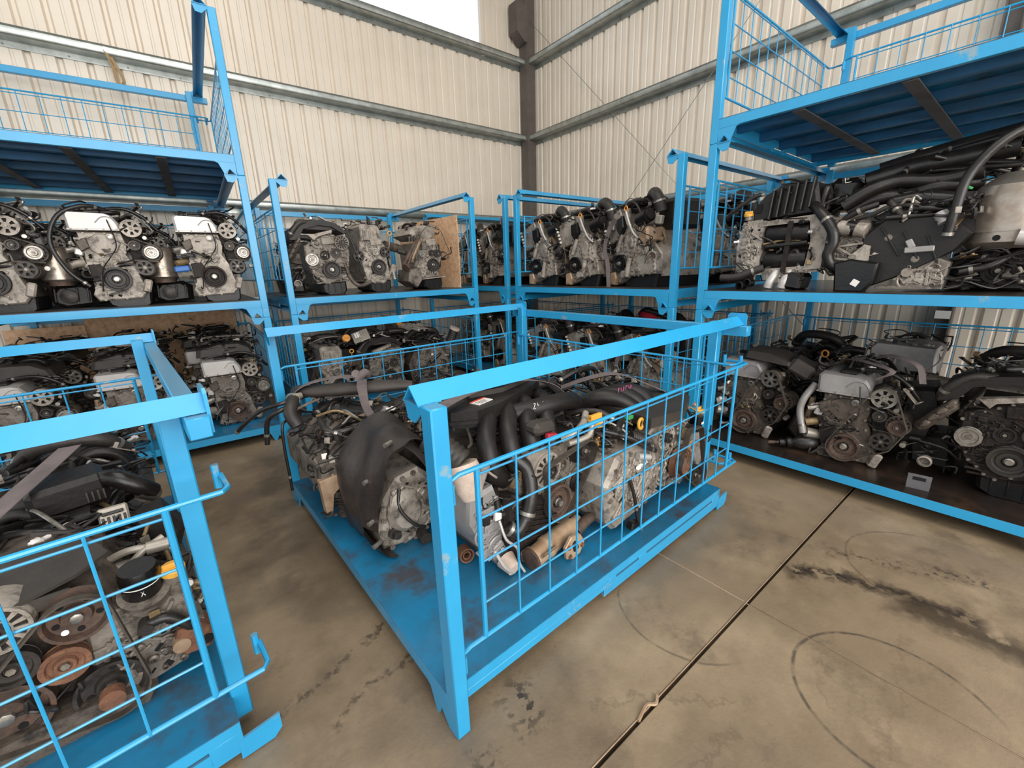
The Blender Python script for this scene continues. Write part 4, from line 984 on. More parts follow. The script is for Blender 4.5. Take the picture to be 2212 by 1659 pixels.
    clutter(e, rg, (.3, .75, .0, .3, .45, .68), 3, 14, 6, 8, 3); clutter(e, rg, (.9, 1.5, .1, .6, .55, .8), 4, 14, 4, 6, 2)
    clutter(e, rg, (.16, .7, -.02, .05, .05, .45), 1, 10, 3, 5, 3)
    return e

def centre_left():
    rg = random.Random(11); X = .95; loc, r = q90('C', 1.20, .14)
    e = thing('car_engine', 'engine with torn black cover sheet and bare silver gearbox, left in the central rack', 'engine', loc, r, 'engines in racks')
    # depth y' = 1.20 - rack x. gearbox face at y' ~ .05, engine body beyond
    gb = [(.15, .02), (.13, .14), (.17, .27), (.24, .36), (.36, .38), (.44, .30), (.46, .16), (.40, .05), (.28, .0)]
    prism(e, 'gearbox_case', 'aluminium_light', gb, .05, .30, .02); bolts(e, edge_bolts(gb, .05, .06), r=.009)
    front_relief(e, rg, .18, .40, .06, .32, .05, 26, 'aluminium_light')
    prism(e, 'gearbox_dome', 'aluminium_light', [(.26+.09*math.cos(t), .20+.11*math.sin(t)) for t in [2*pi*i/14 for i in range(14)]], .0, .06, .03)
    MB().lathe([(.05, 0), (.055, .05), (.045, .055), (.04, .01), (.001, .01)], (.40, .06, .22), (0.3, -1, 0), 18).build('output_flange', 'aluminium', e)
    MB().lathe([(.03, 0), (.03, .02), (.018, .02), (.018, .05), (.001, .05)], (.20, .05, .10), (0, -1, 0), 14).build('drain_plug', 'steel_dark', e)
    cyl(e, 'cv_stub', 'rubber', (.34, .06, .04), (.33, -.02, .035), .03)
    hose(e, [(.24, .03, .32), (.22, .0, .24), (.27, -.03, .15), (.34, -.03, .10)], .008, 'rubber_hose', (.96,))
    for i in range(4): ribs(e, [(.20+i*.04, .03, .30-.01*i, .18+i*.05, .03, .21, .012)], 'aluminium')
    # the leathery cover sheet draped over the bell housing
    vs = []; fs = []; nu, nv = 12, 30
    for j in range(nv+1):
        for i in range(nu+1):
            s, t = i/nu, j/nv                 # s: front edge to back, t: upper right round the left side down to the deck
            a = math.radians(28+t*205); wv = .010*math.sin(t*17+s*4)+.008*math.sin(s*13+t*6)
            rag = .03*math.sin(t*9)+.015*math.sin(t*31)
            ru, rv = .205+.035*s+wv, .335+.03*s+wv
            u = .30+ru*math.cos(a); zz = .21+rv*math.sin(a); y = -.03+rag+(.40-rag)*s
            if zz < .02: zz = .02-.004*math.sin(t*20)
            vs.append((u, y+.03*max(0, math.sin(a)), zz))
    for j in range(nv):
        for i in range(nu):
            if i < 3 and 22 < j < 26: continue
            a = j*(nu+1)+i; fs.append((a, a+1, a+nu+2, a+nu+1))
    m = MB(); m.add(vs, fs); n0 = len(vs); m.add([(x, y+.006, z_-.004) for x, y, z_ in vs], fs)
    m.build('cover_sheet', 'sheet_black', e, 60)
    for (u, y, v) in ((.09, .02, .22), (.12, .10, .38), (.10, .02, .10), (.22, .06, .545)): cyl(e, 'sheet_stud', 'steel', (u+.02, y, v), (u-.02, y-.02, v), .011)
    prism(e, 'bell_housing', 'aluminium_dirty', [(.10, .08), (.10, .36), (.22, .48), (.42, .46), (.50, .3), (.46, .1)], .30, .42, .02)
    # engine body, depth .45 - 1.15
    prism(e, 'engine_block', 'aluminium_dirty', [(.04, .16), (.02, .36), (.12, .44), (.56, .44), (.64, .3), (.6, .12), (.14, .10)], .44, 1.12, .03)
    prism(e, 'cam_cover', 'aluminium', [(.0, .22), (.0, .36), (.06, .40), (.12, .36), (.12, .18)], .42, 1.06, .02)
    for i in range(4): hose(e, [(.30, .54+i*.13, .43), (.20, .53+i*.13, .48), (.08, .52+i*.13, .40), (.04, .54+i*.13, .28)], .024, 'aluminium_dirty', (), 'manifold_branch', 10)
    b = MB(); b.box((.28, .62, .45), (.34, .20, .035), (0, .05, .1), .006)
    for i in range(6): b.box((.15+i*.05, .60, .475), (.012, .17, .018), (0, 0, .1), .003)
    b.build('fuel_rail_housing', 'aluminium_light', e)
    box(e, 'valve_body', 'aluminium', (.36, .5, .43), (.2, .14, .06), (0, .1, .2), .01)
    cyl(e, 'pulley_cap', 'silver_cover_dull', (.30, .50, .26), (.30, .45, .27), .045); cyl(e, 'pulley_cap_boss', 'steel', (.30, .46, .265), (.30, .435, .27), .02)
    # air plenum: long flat pod and fat curved duct
    m = MB(); n = 10; pts = [(.12, 1.12, .60), (.18, .98, .615), (.36, .84, .63), (.55, .72, .635), (.66, .66, .62)]
    m.tube(pts, lambda t: .075*(.55+.45*math.sin(pi*min(1, max(0, .12+.8*t)))), 14, 8)
    m.v = [(x, y, .615+(z_-.615)*.5) for x, y, z_ in m.v]; m.build('plenum_pod', 'grey_plastic', e, 50)
    hose(e, [(.20, .96, .50), (.30, .82, .50), (.42, .68, .49), (.56, .60, .53), (.68, .58, .58), (.76, .66, .60)], .048, 'rubber_hose', (.1,), 'air_duct', 16)
    hose(e, [(.06, 1.05, .58), (.04, .92, .60), (-.0, .84, .55), (.02, .80, .48)], .035, 'rubber', (.3,), 'air_duct', 12)
    corrugated(e, (.16, .70, .50), (.06, .58, .36), .028)
    hose(e, [(.02, .56, .37), (.08, .50, .345), (.16, .48, .34), (.24, .47, .36)], .02, 'rubber_hose', (.85,)); hose(e, [(.05, .52, .31), (.12, .46, .28), (.22, .46, .29), (.30, .50, .34)], .022, 'rubber_hose', (.1, .9))
    hose(e, [(.04, .52, .26), (.12, .45, .235), (.21, .44, .24), (.26, .5, .30)], .02, 'rubber_hose', ())
    hose(e, [(.10, .62, .44), (.08, .60, .40), (.10, .66, .47), (.24, .7, .49), (.33, .66, .50)], .007, 'rust', (), 'copper_pipe', 8)
    cyl(e, 'pressure_valve', 'tan_metal', (.32, .66, .49), (.36, .62, .51), .018); cyl(e, 'lifting_eye', 'silver_cover_dull', (.44, .60, .50), (.45, .58, .53), .026)
    # hanging hoses beyond the deck edge
    hose(e, [(.10, .95, .60), (-.02, .90, .60), (-.12, .98, .56), (-.20, 1.06, .48), (-.24, 1.12, .42)], .012, 'rubber_hose', (.97,)); cyl(e, 'hose_fitting', 'ecu_metal', (.04, .92, .62), (.09, .94, .615), .018)
    hose(e, [(.06, .92, .57), (-.04, .90, .56), (-.10, .95, .50), (-.12, .97, .36)], .014, 'rubber_hose', (.9,)); hose(e, [(.02, .88, .50), (-.045, .84, .50), (-.06, .83, .38), (-.06, .83, .2), (-.06, .83, .10)], .008, 'rubber_hose', (.8,))
    prism(e, 'end_bracket', 'tan_metal', [(-.01, .30), (.10, .31), (.11, .26), (.05, .21), (.03, .10), (.0, .12)], .40, .44, .006); prism(e, 'slotted_bracket', 'tan_metal', [(.09, .20), (.22, .21), (.22, .14), (.17, .14), (.17, .18), (.12, .18), (.12, .12), (.09, .12)], .38, .41, .004)
    cyl(e, 'rusty_mount', 'rust_dull', (.14, .5, .14), (.13, .46, .03), .05); cyl(e, 'boot', 'tan_metal', (.2, .47, .13), (.23, .43, .07), .03)
    m = MB(); m.ribbon([(.40, .78, .68), (.33, .60, .66), (.30, .46, .58), (.33, .30, .50), (.42, .16, .40), (.47, .04, .24), (.46, -.02, .16)], (.75, .6, 0), .055); m.build('lifting_strap', 'strap_grey', e, 60)
    m = MB(); m.ribbon([(.42, .80, .69), (.30, .92, .69), (.14, 1.0, .66), (.05, 1.02, .6)], (.4, .9, 0), .07); m.build('lifting_strap', 'strap_grey', e, 60)
    m = MB(); m.tube([(.38, .80, .68), (.42, .78, .72), (.45, .82, .69), (.40, .84, .70), (.37, .79, .72)], .024, 8); m.build('strap_knot', 'strap_grey', e, 60)
    clutter(e, rg, (.02, .5, .42, .75, .40, .56), 3, 22, 9, 9, 5, ('rubber', 'rubber_hose')); clutter(e, rg, (-.0, .3, .38, .5, .12, .42), 2, 14, 7, 7, 5)
    clutter(e, rg, (.45, .7, .3, .9, .35, .55), 3, 12, 6, 7, 3); clutter(e, rg, (.0, .5, .8, 1.1, .44, .6), 2, 10, 5, 6, 3)
    return e

def centre_front():
    rg = random.Random(21); loc, r = q90('C', 1.64, .14)
    e = thing('car_engine', 'engine with black intake runners and labelled air box, behind the near corner post', 'engine', loc, r, 'engines in racks')
    fc = [(.62, .02), (.58, .20), (.60, .44), (.68, .50), (.95, .48), (1.14, .42), (1.20, .30), (1.10, .14), (.96, .06), (.78, .0)]
    prism(e, 'engine_block', 'aluminium_dirty', [(.45, .05), (.45, .36), (.65, .44), (1.12, .40), (1.14, .12), (.7, .02)], .10, .66, .02)
    prism(e, 'timing_cover', 'aluminium', fc, .03, .12, .014); bolts(e, edge_bolts(fc, .03, .06)); front_relief(e, rg, .64, 1.1, .08, .42, .03, 30, 'aluminium')
    # pale end casting with cables beside it
    prism(e, 'cylinder_head', 'silver_cover_dull', [(.34, .40), (.47, .42), (.52, .25), (.56, .04), (.48, .02), (.40, .14), (.33, .30)], .04, .34, .015); front_relief(e, rg, .38, .5, .1, .38, .04, 14, 'silver_cover_dull')
    prism(e, 'valve_cover', 'iron_dirty', [(.50, .36), (.80, .26), (.84, .14), (.76, .05), (.56, .03), (.50, .14)], .0, .10, .02)
    ribs(e, [(.54, -.005, .31-.028*i, .80, -.005, .215-.022*i, .008) for i in range(7)], 'iron_dirty')
    box(e, 'pale_plate', 'white_label', (.72, -.012, .085), (.10, .005, .022), (0, -.35, 0)); box(e, 'pale_tab', 'silver_cover_dull', (.60, -.01, .05), (.06, .03, .06), (0, -.1, 0), .01)
    cyl(e, 'sensor_dome', 'pale_duct', (.50, .02, .06), (.50, -.04, .04), .045, .03)
    hose(e, [(.46, .0, .28), (.47, -.03, .20), (.52, -.04, .14), (.53, -.04, .06), (.55, -.05, .01)], .006, 'silver_cover', (), 'white_cable', 7); hose(e, [(.42, -.01, .16), (.45, -.04, .08), (.50, -.04, .03)], .008, 'silver_cover', (), 'white_cable', 7)
    for dx in (0, .06): box(e, 'plug_block', 'black_plastic' if dx == 0 else 'white_label', (.40+dx, .01, .30), (.035, .02, .04), (0, .1, 0), .004)
    alternator(e, .735, .42, .088, -.01, .14, 'aluminium_light')
    belt(e, [(.735, .42, .035), (.80, .235, .085), (.98, .44, .058)], -.035, .03)
    pulley(e, 'crank', .80, .235, .088, -.02, 'rust_dull', .045); pulley(e, 'idler', .83, .41, .034, -.01, 'aluminium')
    pulley(e, 'idler', .98, .44, .060, -.02, 'steel_dark', .04); cyl(e, 'compressor', 'iron_dirty', (.98, .02, .44), (.98, .2, .44), .075)
    pulley(e, 'flat', .96, .27, .05, -.02, 'steel_dark', .03)
    hose(e, [(.60, .08, .50), (.645, .03, .44), (.63, -.01, .34), (.59, -.02, .24)], .034, 'rubber_hose', (.95,), 'coolant_hose', 16)
    hose(e, [(.59, -.02, .25), (.54, -.02, .205), (.50, .0, .23)], .03, 'rubber_hose', (.9,), 'coolant_hose', 14)
    # intake: air box with label, fat runners
    ab = [(.45, .655), (.50, .60), (.62, .57), (1.02, .60), (1.12, .63), (1.10, .68), (.92, .72), (.55, .72)]
    pr = MB()
    out = [(.42, .26), (.52, .20), (.66, .22), (.98, .34), (1.08, .40), (1.02, .62), (.80, .68), (.50, .58), (.42, .40)]
    pr.prism(out, .625, .70, 0, ax='z'); o = pr.build('air_box', 'black_plastic', e, 30)
    pr = MB(); cxx, cyy = .74, .42; pr.prism([(cxx+(u-cxx)*1.04, cyy+(y-cyy)*1.04) for u, y in out], .645, .66, 0, ax='z'); pr.build('air_box_flange', 'black_plastic', o, 30)
    pr = MB(); pr.prism([(.60, .38), (.78, .35), (1.02, .42), (1.0, .56), (.80, .64), (.62, .52)], .69, .725, 0, ax='z'); pr.build('air_box_lid', 'grey_plastic', o, 30)
    lb = MB(); lb.box((.61, .295, .7025), (.10, .055, .003), (0, 0, .25)); lb.build('label', 'white_label', o); lb = MB(); lb.box((.604, .318, .7045), (.10, .012, .002), (0, 0, .25)); lb.build('label_band', 'red_label', o)
    tx = MB()
    for i in range(3): tx.box((.60+i*.004, .296-i*.011, .7045), (.07-.012*i, .003, .001), (0, 0, .25))
    tx.build('label_print', 'lettering_dark', o)
    for i in range(4):
        x = .60+i*.12
        hose(e, [(x+.08, .40, .62), (x+.0, .24, .64), (x-.10, .12, .58), (x-.10, .08, .46), (x-.02, .12, .38)], .042, 'black_plastic', (), 'intake_runner', 16, 6)
    hose(e, [(.60, .30, .60), (.84, .18, .64), (1.02, .16, .64), (1.14, .2, .60), (1.2, .26, .52)], .046, 'black_plastic', (), 'intake_trunk', 16)
    hand = MB()
    def stroke(o_, pts, r=.0018): hand.tube([Vector(o_)+Vector(p)*.012 for p in pts], r, 4, 2)
    for k, g in enumerate([[(0, 0, 2), (1, 0, 2), (0, 0, 0), (1.1, 0, 0)], [(0, 0, 2), (0, 0, 1), (1, 0, 1)], [(.8, 0, 2), (.8, 0, 0)], [(0, 0, 2), (0, 0, 0)], [(.0, 0, 2), (.9, 0, 2), (.2, 0, 0)]]):
        stroke((.80+k*.026, .145, .655), g)
    hand.build('handwritten_mark', 'lettering', e, 60)
    corrugated(e, (.28, .22, .64), (.36, .10, .54), .06, 'rubber', 7)
    MB().lathe([(.062, 0), (.066, .02), (.060, .05), (.055, .11), (.04, .15), (.03, .15)], (.36, .10, .54), (.05, -.35, -1), 20).build('crumpled_duct_end', 'pale_duct', e, 30)
    cyl(e, 'strut', 'silver_cover_dull', (.41, .08, .40), (.44, .05, .52), .018)
    box(e, 'grey_housing', 'grey_plastic', (.76, .06, .60), (.13, .09, .06), (0, .1, 0), .02); box(e, 'red_clip', 'red_plastic', (.78, .01, .565), (.06, .03, .025), (0, .2, 0), .006)
    hose(e, [(.86, .02, .52), (.90, -.01, .545), (.98, .0, .57), (1.05, .04, .60)], .016, 'ecu_metal', (.8,), 'metal_pipe', 10); hose(e, [(.88, .0, .50), (1.0, -.02, .51), (1.04, -.01, .56)], .015, 'ecu_metal', (), 'metal_pipe', 10)
    cap(e, (1.11, .03, .53), .05, 'yellow_plastic', (0, -.1, 1)); box(e, 'oil_filler_box', 'grey_plastic', (1.17, .05, .42), (.14, .09, .13), (0, .15, 0), .02); cyl(e, 'filler_neck', 'grey_plastic', (1.11, .03, .45), (1.11, .03, .54), .03)
    q = MB(); q.tube([(1.10+.024*math.cos(t), -.015, .455+.03*math.sin(t)) for t in [2*pi*i/14 for i in range(15)]], .009, 8, sm=False); q.build('dipstick_ring', 'orange_plastic', e, 60)
    clutter(e, rg, (.40, .62, .0, .2, .18, .5), 3, 12, 4, 6, 3); clutter(e, rg, (.95, 1.25, -.0, .3, .15, .5), 3, 12, 5, 7, 4)
    clutter(e, rg, (.6, 1.1, .3, .8, .40, .60), 3, 14, 5, 8, 3); clutter(e, rg, (.5, 1.2, .55, .85, .5, .68), 4, 16, 6, 8, 3)
    m = MB(); m.ribbon([(.34, .25, .735), (.50, .34, .73), (.66, .38, .735), (.90, .36, .74), (1.05, .30, .70), (1.12, .24, .62)], (-.2, 1, 0), .06); m.build('lifting_strap', 'strap_grey', e, 60)
    return e

def centre_right():
    rg = random.Random(33); loc, r = q90('C', 1.82, .14)
    e = thing('car_engine', 'engine with rusty crank pulley and flat top, right end of the central rack', 'engine', loc, r, 'engines in racks')
    prism(e, 'gearbox_case', 'aluminium_light', [(.99, .10), (.96, .30), (1.05, .42), (1.22, .44), (1.38, .36), (1.44, .22), (1.38, .10), (1.20, .06), (1.04, .04)], .02, .36, .02)
    front_relief(e, rg, 1.02, 1.38, .12, .38, .02, 34, 'aluminium_light'); bolts(e, [(1.02, .12, .02), (1.0, .22, .02), (1.04, .36, .02), (1.15, .41, .02), (1.38, .3, .02), (1.3, .1, .02)], r=.01)
    box(e, 'pale_plate', 'white_label', (1.24, .012, .33), (.10, .005, .03), (0, -.2, 0)); cyl(e, 'steel_fitting', 'silver_cover', (1.18, .0, .40), (1.25, -.02, .38), .016)
    fc = [(1.34, .16), (1.32, .46), (1.40, .52), (1.60, .50), (1.72, .44), (1.78, .20), (1.70, .05), (1.50, .10)]
    prism(e, 'timing_cover', 'aluminium', fc, .03, .12, .012); bolts(e, edge_bolts(fc, .03, .06)); front_relief(e, rg, 1.38, 1.7, .12, .46, .03, 26, 'aluminium_light')
    prism(e, 'engine_block', 'aluminium_dirty', [(1.32, .1), (1.32, .46), (1.74, .46), (1.76, .08)], .12, .62, .02)
    alternator(e, 1.42, .43, .07, .0, .1, 'aluminium_light')
    cv = MB(); cv.prism([(1.28, .0), (1.30, .34), (1.74, .40), (1.77, .06), (1.52, -.04)], .515, .565, 0, ax='z'); c_ = cv.build('engine_cover', 'dusty_plastic', e, 30)
    pulley(e, 'flat', 1.585, .235, .088, -.03, 'rust', .04, k=4); pulley(e, 'crank', 1.76, .10, .062, -.03, 'steel_dark', .05)
    pulley(e, 'idler', 1.62, .39, .036, -.03, 'brass'); pulley(e, 'idler', 1.68, .30, .042, -.02, 'tan_metal'); pulley(e, 'idler', 1.71, .39, .03, .0, 'steel_dark')
    belt(e, [(1.585, .235, .06), (1.62, .39, .038), (1.71, .39, .03), (1.76, .10, .066)], -.04, .03)
    cyl(e, 'oil_filter', 'black_gloss', (1.80, .03, .35), (1.80, .02, .45), .035, n=20); box(e, 'filter_print', 'white_label', (1.80, -.014, .41), (.028, .002, .014)); cyl(e, 'filter_seat', 'aluminium_light', (1.80, .03, .31), (1.80, .03, .355), .042)
    cap(e, (1.86, .04, .45), .03, 'yellow_plastic', (0, 0, 1)); cyl(e, 'filler_neck', 'aluminium', (1.86, .04, .33), (1.86, .04, .45), .022)
    prism(e, 'pump_housing', 'aluminium_light', [(1.76, .18), (1.78, .32), (1.86, .30), (1.88, .16), (1.82, .10)], .0, .2, .02)
    for i in range(5): hose(e, [(1.82, -.01, .28-.01*i), (1.87+.01*i, -.02, .30), (1.90, .0, .22), (1.86, .02, .14)], .004, 'wire_black', (), 'wire', 5)
    for i in range(3):
        hose(e, [(1.22+i*.07, .45, .50), (1.26+i*.08, .34, .60), (1.34+i*.09, .24, .60), (1.42+i*.06, .16, .52), (1.44+i*.04, .12, .44)], .044, 'black_plastic', (), 'intake_runner', 16, 6)
    lm = MB()
    for k in range(6): lm.tube([Vector((1.32+k*.022, .225, .645))+Vector(p)*.011 for p in ([(0, 0, 0), (0, 0, 2), (1, 0, 2)], [(0, 0, 2), (.8, 0, 0)], [(0, 0, 0), (0, 0, 2), (.8, 0, 1)])[k % 3]], .0018, 4, 2)
    lm.build('painted_mark', 'lettering_pink', e, 60)
    hose(e, [(1.04, .10, .54), (1.14, .02, .50), (1.22, -.01, .44), (1.30, -.02, .40)], .012, 'rubber_hose', (.9,)); corrugated(e, (1.30, .02, .44), (1.20, .06, .48), .03)
    hose(e, [(1.12, .0, .30), (1.14, -.02, .20), (1.16, -.03, .08), (1.20, -.03, .0)], .009, 'rubber_hose', (.5, .96)); box(e, 'loose_plug', 'black_gloss', (1.14, -.02, .05), (.07, .04, .04), (0, .3, 0), .006)
    q = MB(); q.tube([(1.27+.02*math.cos(t), .05, .53+.026*math.sin(t)) for t in [2*pi*i/14 for i in range(15)]], .008, 8, sm=False); q.build('dipstick_ring', 'yellow_plastic', e, 60)
    box(e, 'green_plug', 'green_plastic', (1.24, .1, .56), (.04, .03, .02), None, .003); box(e, 'red_plug', 'red_plastic', (1.38, .3, .60), (.03, .02, .02), None, .003)
    m = MB(); m.ribbon([(1.30, .62, .60), (1.42, .50, .66), (1.54, .40, .68), (1.66, .28, .62), (1.74, .20, .57)], (.6, 1, 0), .06); m.build('lifting_strap', 'strap_grey', e, 60)
    clutter(e, rg, (1.0, 1.3, .05, .4, .40, .56), 4, 16, 6, 8, 4); clutter(e, rg, (1.3, 1.75, .35, .7, .52, .66), 5, 16, 7, 9, 4); clutter(e, rg, (1.72, 1.88, .0, .4, .2, .5), 1, 10, 4, 5, 3)
    return e

def low_engine(label, loc, r, seed, w=.55, d=.5, h=.45, group='engines in racks', thr=False):
    # a squat engine seen from above: block, twin covers, throttle body, ducts
    rg = random.Random(seed); e = thing('car_engine', label, 'engine', loc, r, group)
    prism(e, 'engine_block', 'aluminium_dirty', [(-w*.42, .0), (-w*.5, h*.5), (-w*.35, h*.8), (w*.35, h*.82), (w*.5, h*.45), (w*.4, .0)], .05, d, .02)
    fc = [(-w*.36, .03), (-w*.42, h*.5), (-w*.2, h*.85), (w*.2, h*.85), (w*.42, h*.5), (w*.3, .03)]
    prism(e, 'timing_cover', 'aluminium', fc, .0, .06, .012); bolts(e, edge_bolts(fc, .0)); front_relief(e, rg, -w*.3, w*.3, .06, h*.7, .0, 16, 'aluminium')
    pulley(e, 'crank', 0, .12, .075, -.03); pulley(e, 'idler', .13, .24, .04, -.02); pulley(e, 'idler', -.12, .25, .045, -.02, 'steel')
    prism(e, 'valve_cover', rg.choice(['aluminium', 'black_plastic', 'silver_cover_dull']), [(-.20, h*.78), (-.18, h*.98), (.0, h*1.0), (.02, h*.8)], .04, d-.02, .015)
    intake_runners(e, .0, .1, h*.98, 4, L=.2, r=.026)
    if thr:
        MB().lathe([(.05, 0), (.062, .01), (.062, .04), (.05, .045), (.046, .015), (.001, .015)], (.06, .0, h*1.0), (0, -.8, .5), 20).build('throttle_body', 'ecu_metal', e); box(e, 'throttle_flange', 'ecu_metal', (.06, .03, h*1.0), (.13, .03, .12), (-.5, 0, 0), .01)
    else: hose(e, [(-.2, .3, h), (-.1, .2, h+.1), (.1, .15, h+.1), (.2, .2, h)], .035, 'rubber', (.1, .9), 'air_duct', 12)
    clutter(e, rg, (-w*.5, w*.5, .0, d, h*.7, h*1.15), 7, 24, 9, 11, 5); clutter(e, rg, (-w*.45, w*.45, -.04, .05, .05, h*.7), 3, 10, 4, 5, 3)
    return e

def front_left():
    rg = random.Random(44); loc, r = q90('F', 1.62, .14)
    e = thing('car_engine', 'engine with rusted pulleys, black filter and yellow cap in the bottom left rack', 'engine', loc, r, 'engines in racks')
    blk = [(1.30, .02), (1.30, .42), (1.50, .46), (1.66, .40), (1.72, .30), (1.86, .30), (1.88, .10), (1.80, .03), (1.60, .0)]
    prism(e, 'engine_block', 'aluminium_dirty', blk, .05, .50, .02)
    prism(e, 'front_casting', 'aluminium', [(1.58, .04), (1.60, .34), (1.70, .32), (1.86, .28), (1.88, .12), (1.80, .04), (1.68, .02)], .0, .08, .02)
    front_relief(e, rg, 1.62, 1.84, .06, .26, .0, 16, 'aluminium'); bolts(e, [(1.66, .24, 0), (1.84, .2, 0), (1.70, .08, 0), (1.82, .26, 0)], r=.009)
    prism(e, 'exhaust_port', 'rust', [(1.78, .15), (1.80, .20), (1.86, .19), (1.90, .14), (1.87, .09), (1.80, .10)], -.05, .04, .012); cyl(e, 'port_opening', 'dark_gap', (1.865, -.052, .13), (1.865, -.03, .13), .018)
    cyl(e, 'port_boss', 'tan_metal', (1.80, -.02, .15), (1.80, -.055, .15), .024); cyl(e, 'rubber_sensor', 'rubber', (1.735, .0, .255), (1.73, -.04, .25), .02)
    prism(e, 'lower_casting', 'aluminium_dirty', [(1.28, -.0), (1.30, .10), (1.50, .10), (1.62, .08), (1.72, .04), (1.70, .0)], -.04, .2, .012)
    pulley(e, 'flat', 1.605, .375, .072, -.03, 'rust_dull', .045, k=5); cyl(e, 'white_dash', 'white_label', (1.585, -.078, .375), (1.585, -.0795, .375), .008)
    pulley(e, 'idler', 1.555, .245, .052, -.03, 'rust', .035); pulley(e, 'idler', 1.465, .30, .052, -.03, 'steel_dark', .035)
    pulley(e, 'flat', 1.425, .165, .09, -.03, 'rust_dull', .05, k=4); pulley(e, 'flat', 1.625, .105, .082, -.03, 'steel_dark', .05, k=3); cyl(e, 'rust_hub', 'rust', (1.625, -.05, .105), (1.625, -.085, .105), .03)
    alternator(e, 1.465, .42, .072, -.02, .12, 'aluminium_light')
    belt(e, [(1.605, .375, .074), (1.425, .165, .094), (1.625, .105, .086)], -.05, .024)
    # oil filter standing in its cup
    cyl(e, 'filter_cup', 'aluminium', (1.745, .05, .30), (1.748, .03, .345), .062, .066, 24); MB().lathe([(.046, 0), (.05, .01), (.05, .055), (.052, .06), (.052, .085), (.046, .10), (.001, .10)], (1.746, .04, .335), (0.02, -.15, 1), 26).build('oil_filter', 'black_gloss', e, 30)
    MB().lathe([(.0535, 0), (.0535, .004)], (1.747, .034, .385), (.02, -.15, 1), 26, False).build('filter_band', 'white_label', e)
    fm = MB()
    for g in ([(0, 0, 0), (.5, 0, 1), (1, 0, 2)], [(1, 0, 0), (.5, 0, 1), (0, 0, 2)]): fm.tube([Vector((1.742, -.014, .352))+Vector(p)*.009 for p in g], .0013, 4, 2)
    fm.build('filter_print', 'lettering', e, 60)
    cap(e, (1.825, .04, .365), .034, 'yellow_plastic', (.1, -.2, 1)); cyl(e, 'filler_neck', 'aluminium', (1.825, .05, .28), (1.826, .04, .365), .03); cyl(e, 'white_bolt', 'silver_cover', (1.858, .0, .33), (1.858, -.02, .335), .01)
    # flat cover in front of the alternator
    cv = MB(); cv.prism([(1.34, .06), (1.30, .36), (1.62, .34), (1.69, .12), (1.62, .04), (1.50, -.02)], .462, .472, 0, ax='z'); o = cv.build('flat_cover', 'grey_plastic', e, 30)
    cv = MB(); cv.box((1.485, .0, .445), (.24, .006, .04), (0, .1, .1), .0); cv.build('cover_skirt', 'grey_plastic', o)
    # darker depths behind
    hose(e, [(1.36, .62, .40), (1.50, .60, .41), (1.64, .58, .42)], .040, 'black_gloss', (), 'black_duct', 16); hose(e, [(1.36, .50, .36), (1.52, .48, .36), (1.68, .50, .35)], .034, 'black_gloss', (), 'black_duct', 16)
    box(e, 'air_box', 'black_plastic', (1.58, .70, .50), (.22, .20, .12), (0, -.05, .1), .02)
    g = MB()
    for i in range(4): g.box((1.635+i*.016, .592, .49), (.006, .01, .04), None, .001)
    g.build('vent_grille', 'grey_plastic', e)
    hose(e, [(1.66, .68, .52), (1.72, .62, .53), (1.78, .60, .48), (1.82, .62, .43)], .035, 'black_gloss', (), 'bent_hose', 14); cyl(e, 'grey_hose_end', 'grey_plastic', (1.78, .60, .455), (1.83, .62, .41), .028)
    # square connector with white face
    box(e, 'connector_body', 'ecu_metal', (1.70, .46, .44), (.085, .03, .075), (-.5, 0, 0), .006); g = MB()
    for i in range(5): g.box((1.67+i*.015, .438, .435), (.008, .008, .028), (-.5, 0, 0), .001)
    g.build('connector_slots', 'black_gloss', e); box(e, 'connector_rim', 'black_gloss', (1.70, .44, .463), (.06, .01, .012), (-.5, 0, 0), .002)
    hose(e, [(1.62, .36, .42), (1.66, .30, .36), (1.60, .24, .34)], .013, 'silver_cover', (), 'pale_pipe', 9); hose(e, [(1.64, .26, .36), (1.72, .24, .39), (1.80, .22, .38)], .013, 'ecu_metal', (), 'pale_pipe', 9); hose(e, [(1.70, .22, .33), (1.76, .22, .38), (1.82, .24, .40)], .012, 'ecu_metal', (), 'pale_pipe', 9)
    cyl(e, 'pipe_ferrule', 'ecu_metal', (1.77, .22, .385), (1.83, .22, .378), .022); cyl(e, 'pipe_junction', 'aluminium', (1.62, .25, .335), (1.72, .24, .33), .028)
    prism(e, 'black_shroud', 'black_plastic', [(1.74, .32), (1.76, .44), (1.84, .46), (1.89, .36), (1.86, .28)], .32, .46, .03)
    m = MB(); m.ribbon([(1.34, .40, .50), (1.46, .56, .57), (1.54, .74, .60), (1.60, .90, .62)], (.7, -.7, 0), .075); m.build('lifting_strap', 'strap_grey', e, 60)
    clutter(e, rg, (1.30, 1.7, .3, .8, .30, .5), 4, 18, 6, 8, 3); clutter(e, rg, (1.68, 1.86, .1, .5, .24, .40), 2, 12, 4, 6, 3); clutter(e, rg, (1.30, 1.55, -.02, .1, .02, .2), 2, 6, 3, 3, 3); clutter(e, rg, (1.72, 1.88, -.03, .1, .14, .30), 1, 8, 2, 4, 2)
    return e
# ================================================================== PLACING THE ENGINES
GR = 'engines in racks'
def en(fn, key, x, y, lvl, seed, label, rot=0.0, **k):
    return fn(label, at(key, x, y, lvl*H+.14), rz(key, rot), seed, GR, **k)
def cp(src, key, x, y, lvl, label, rot=0.0, dz=0.0): return dup(src, label, at(key, x, y, lvl*H+.14+dz), rz(key, rot), GR)
front_left(); centre_left(); centre_front(); centre_right(); drive_unit_side()
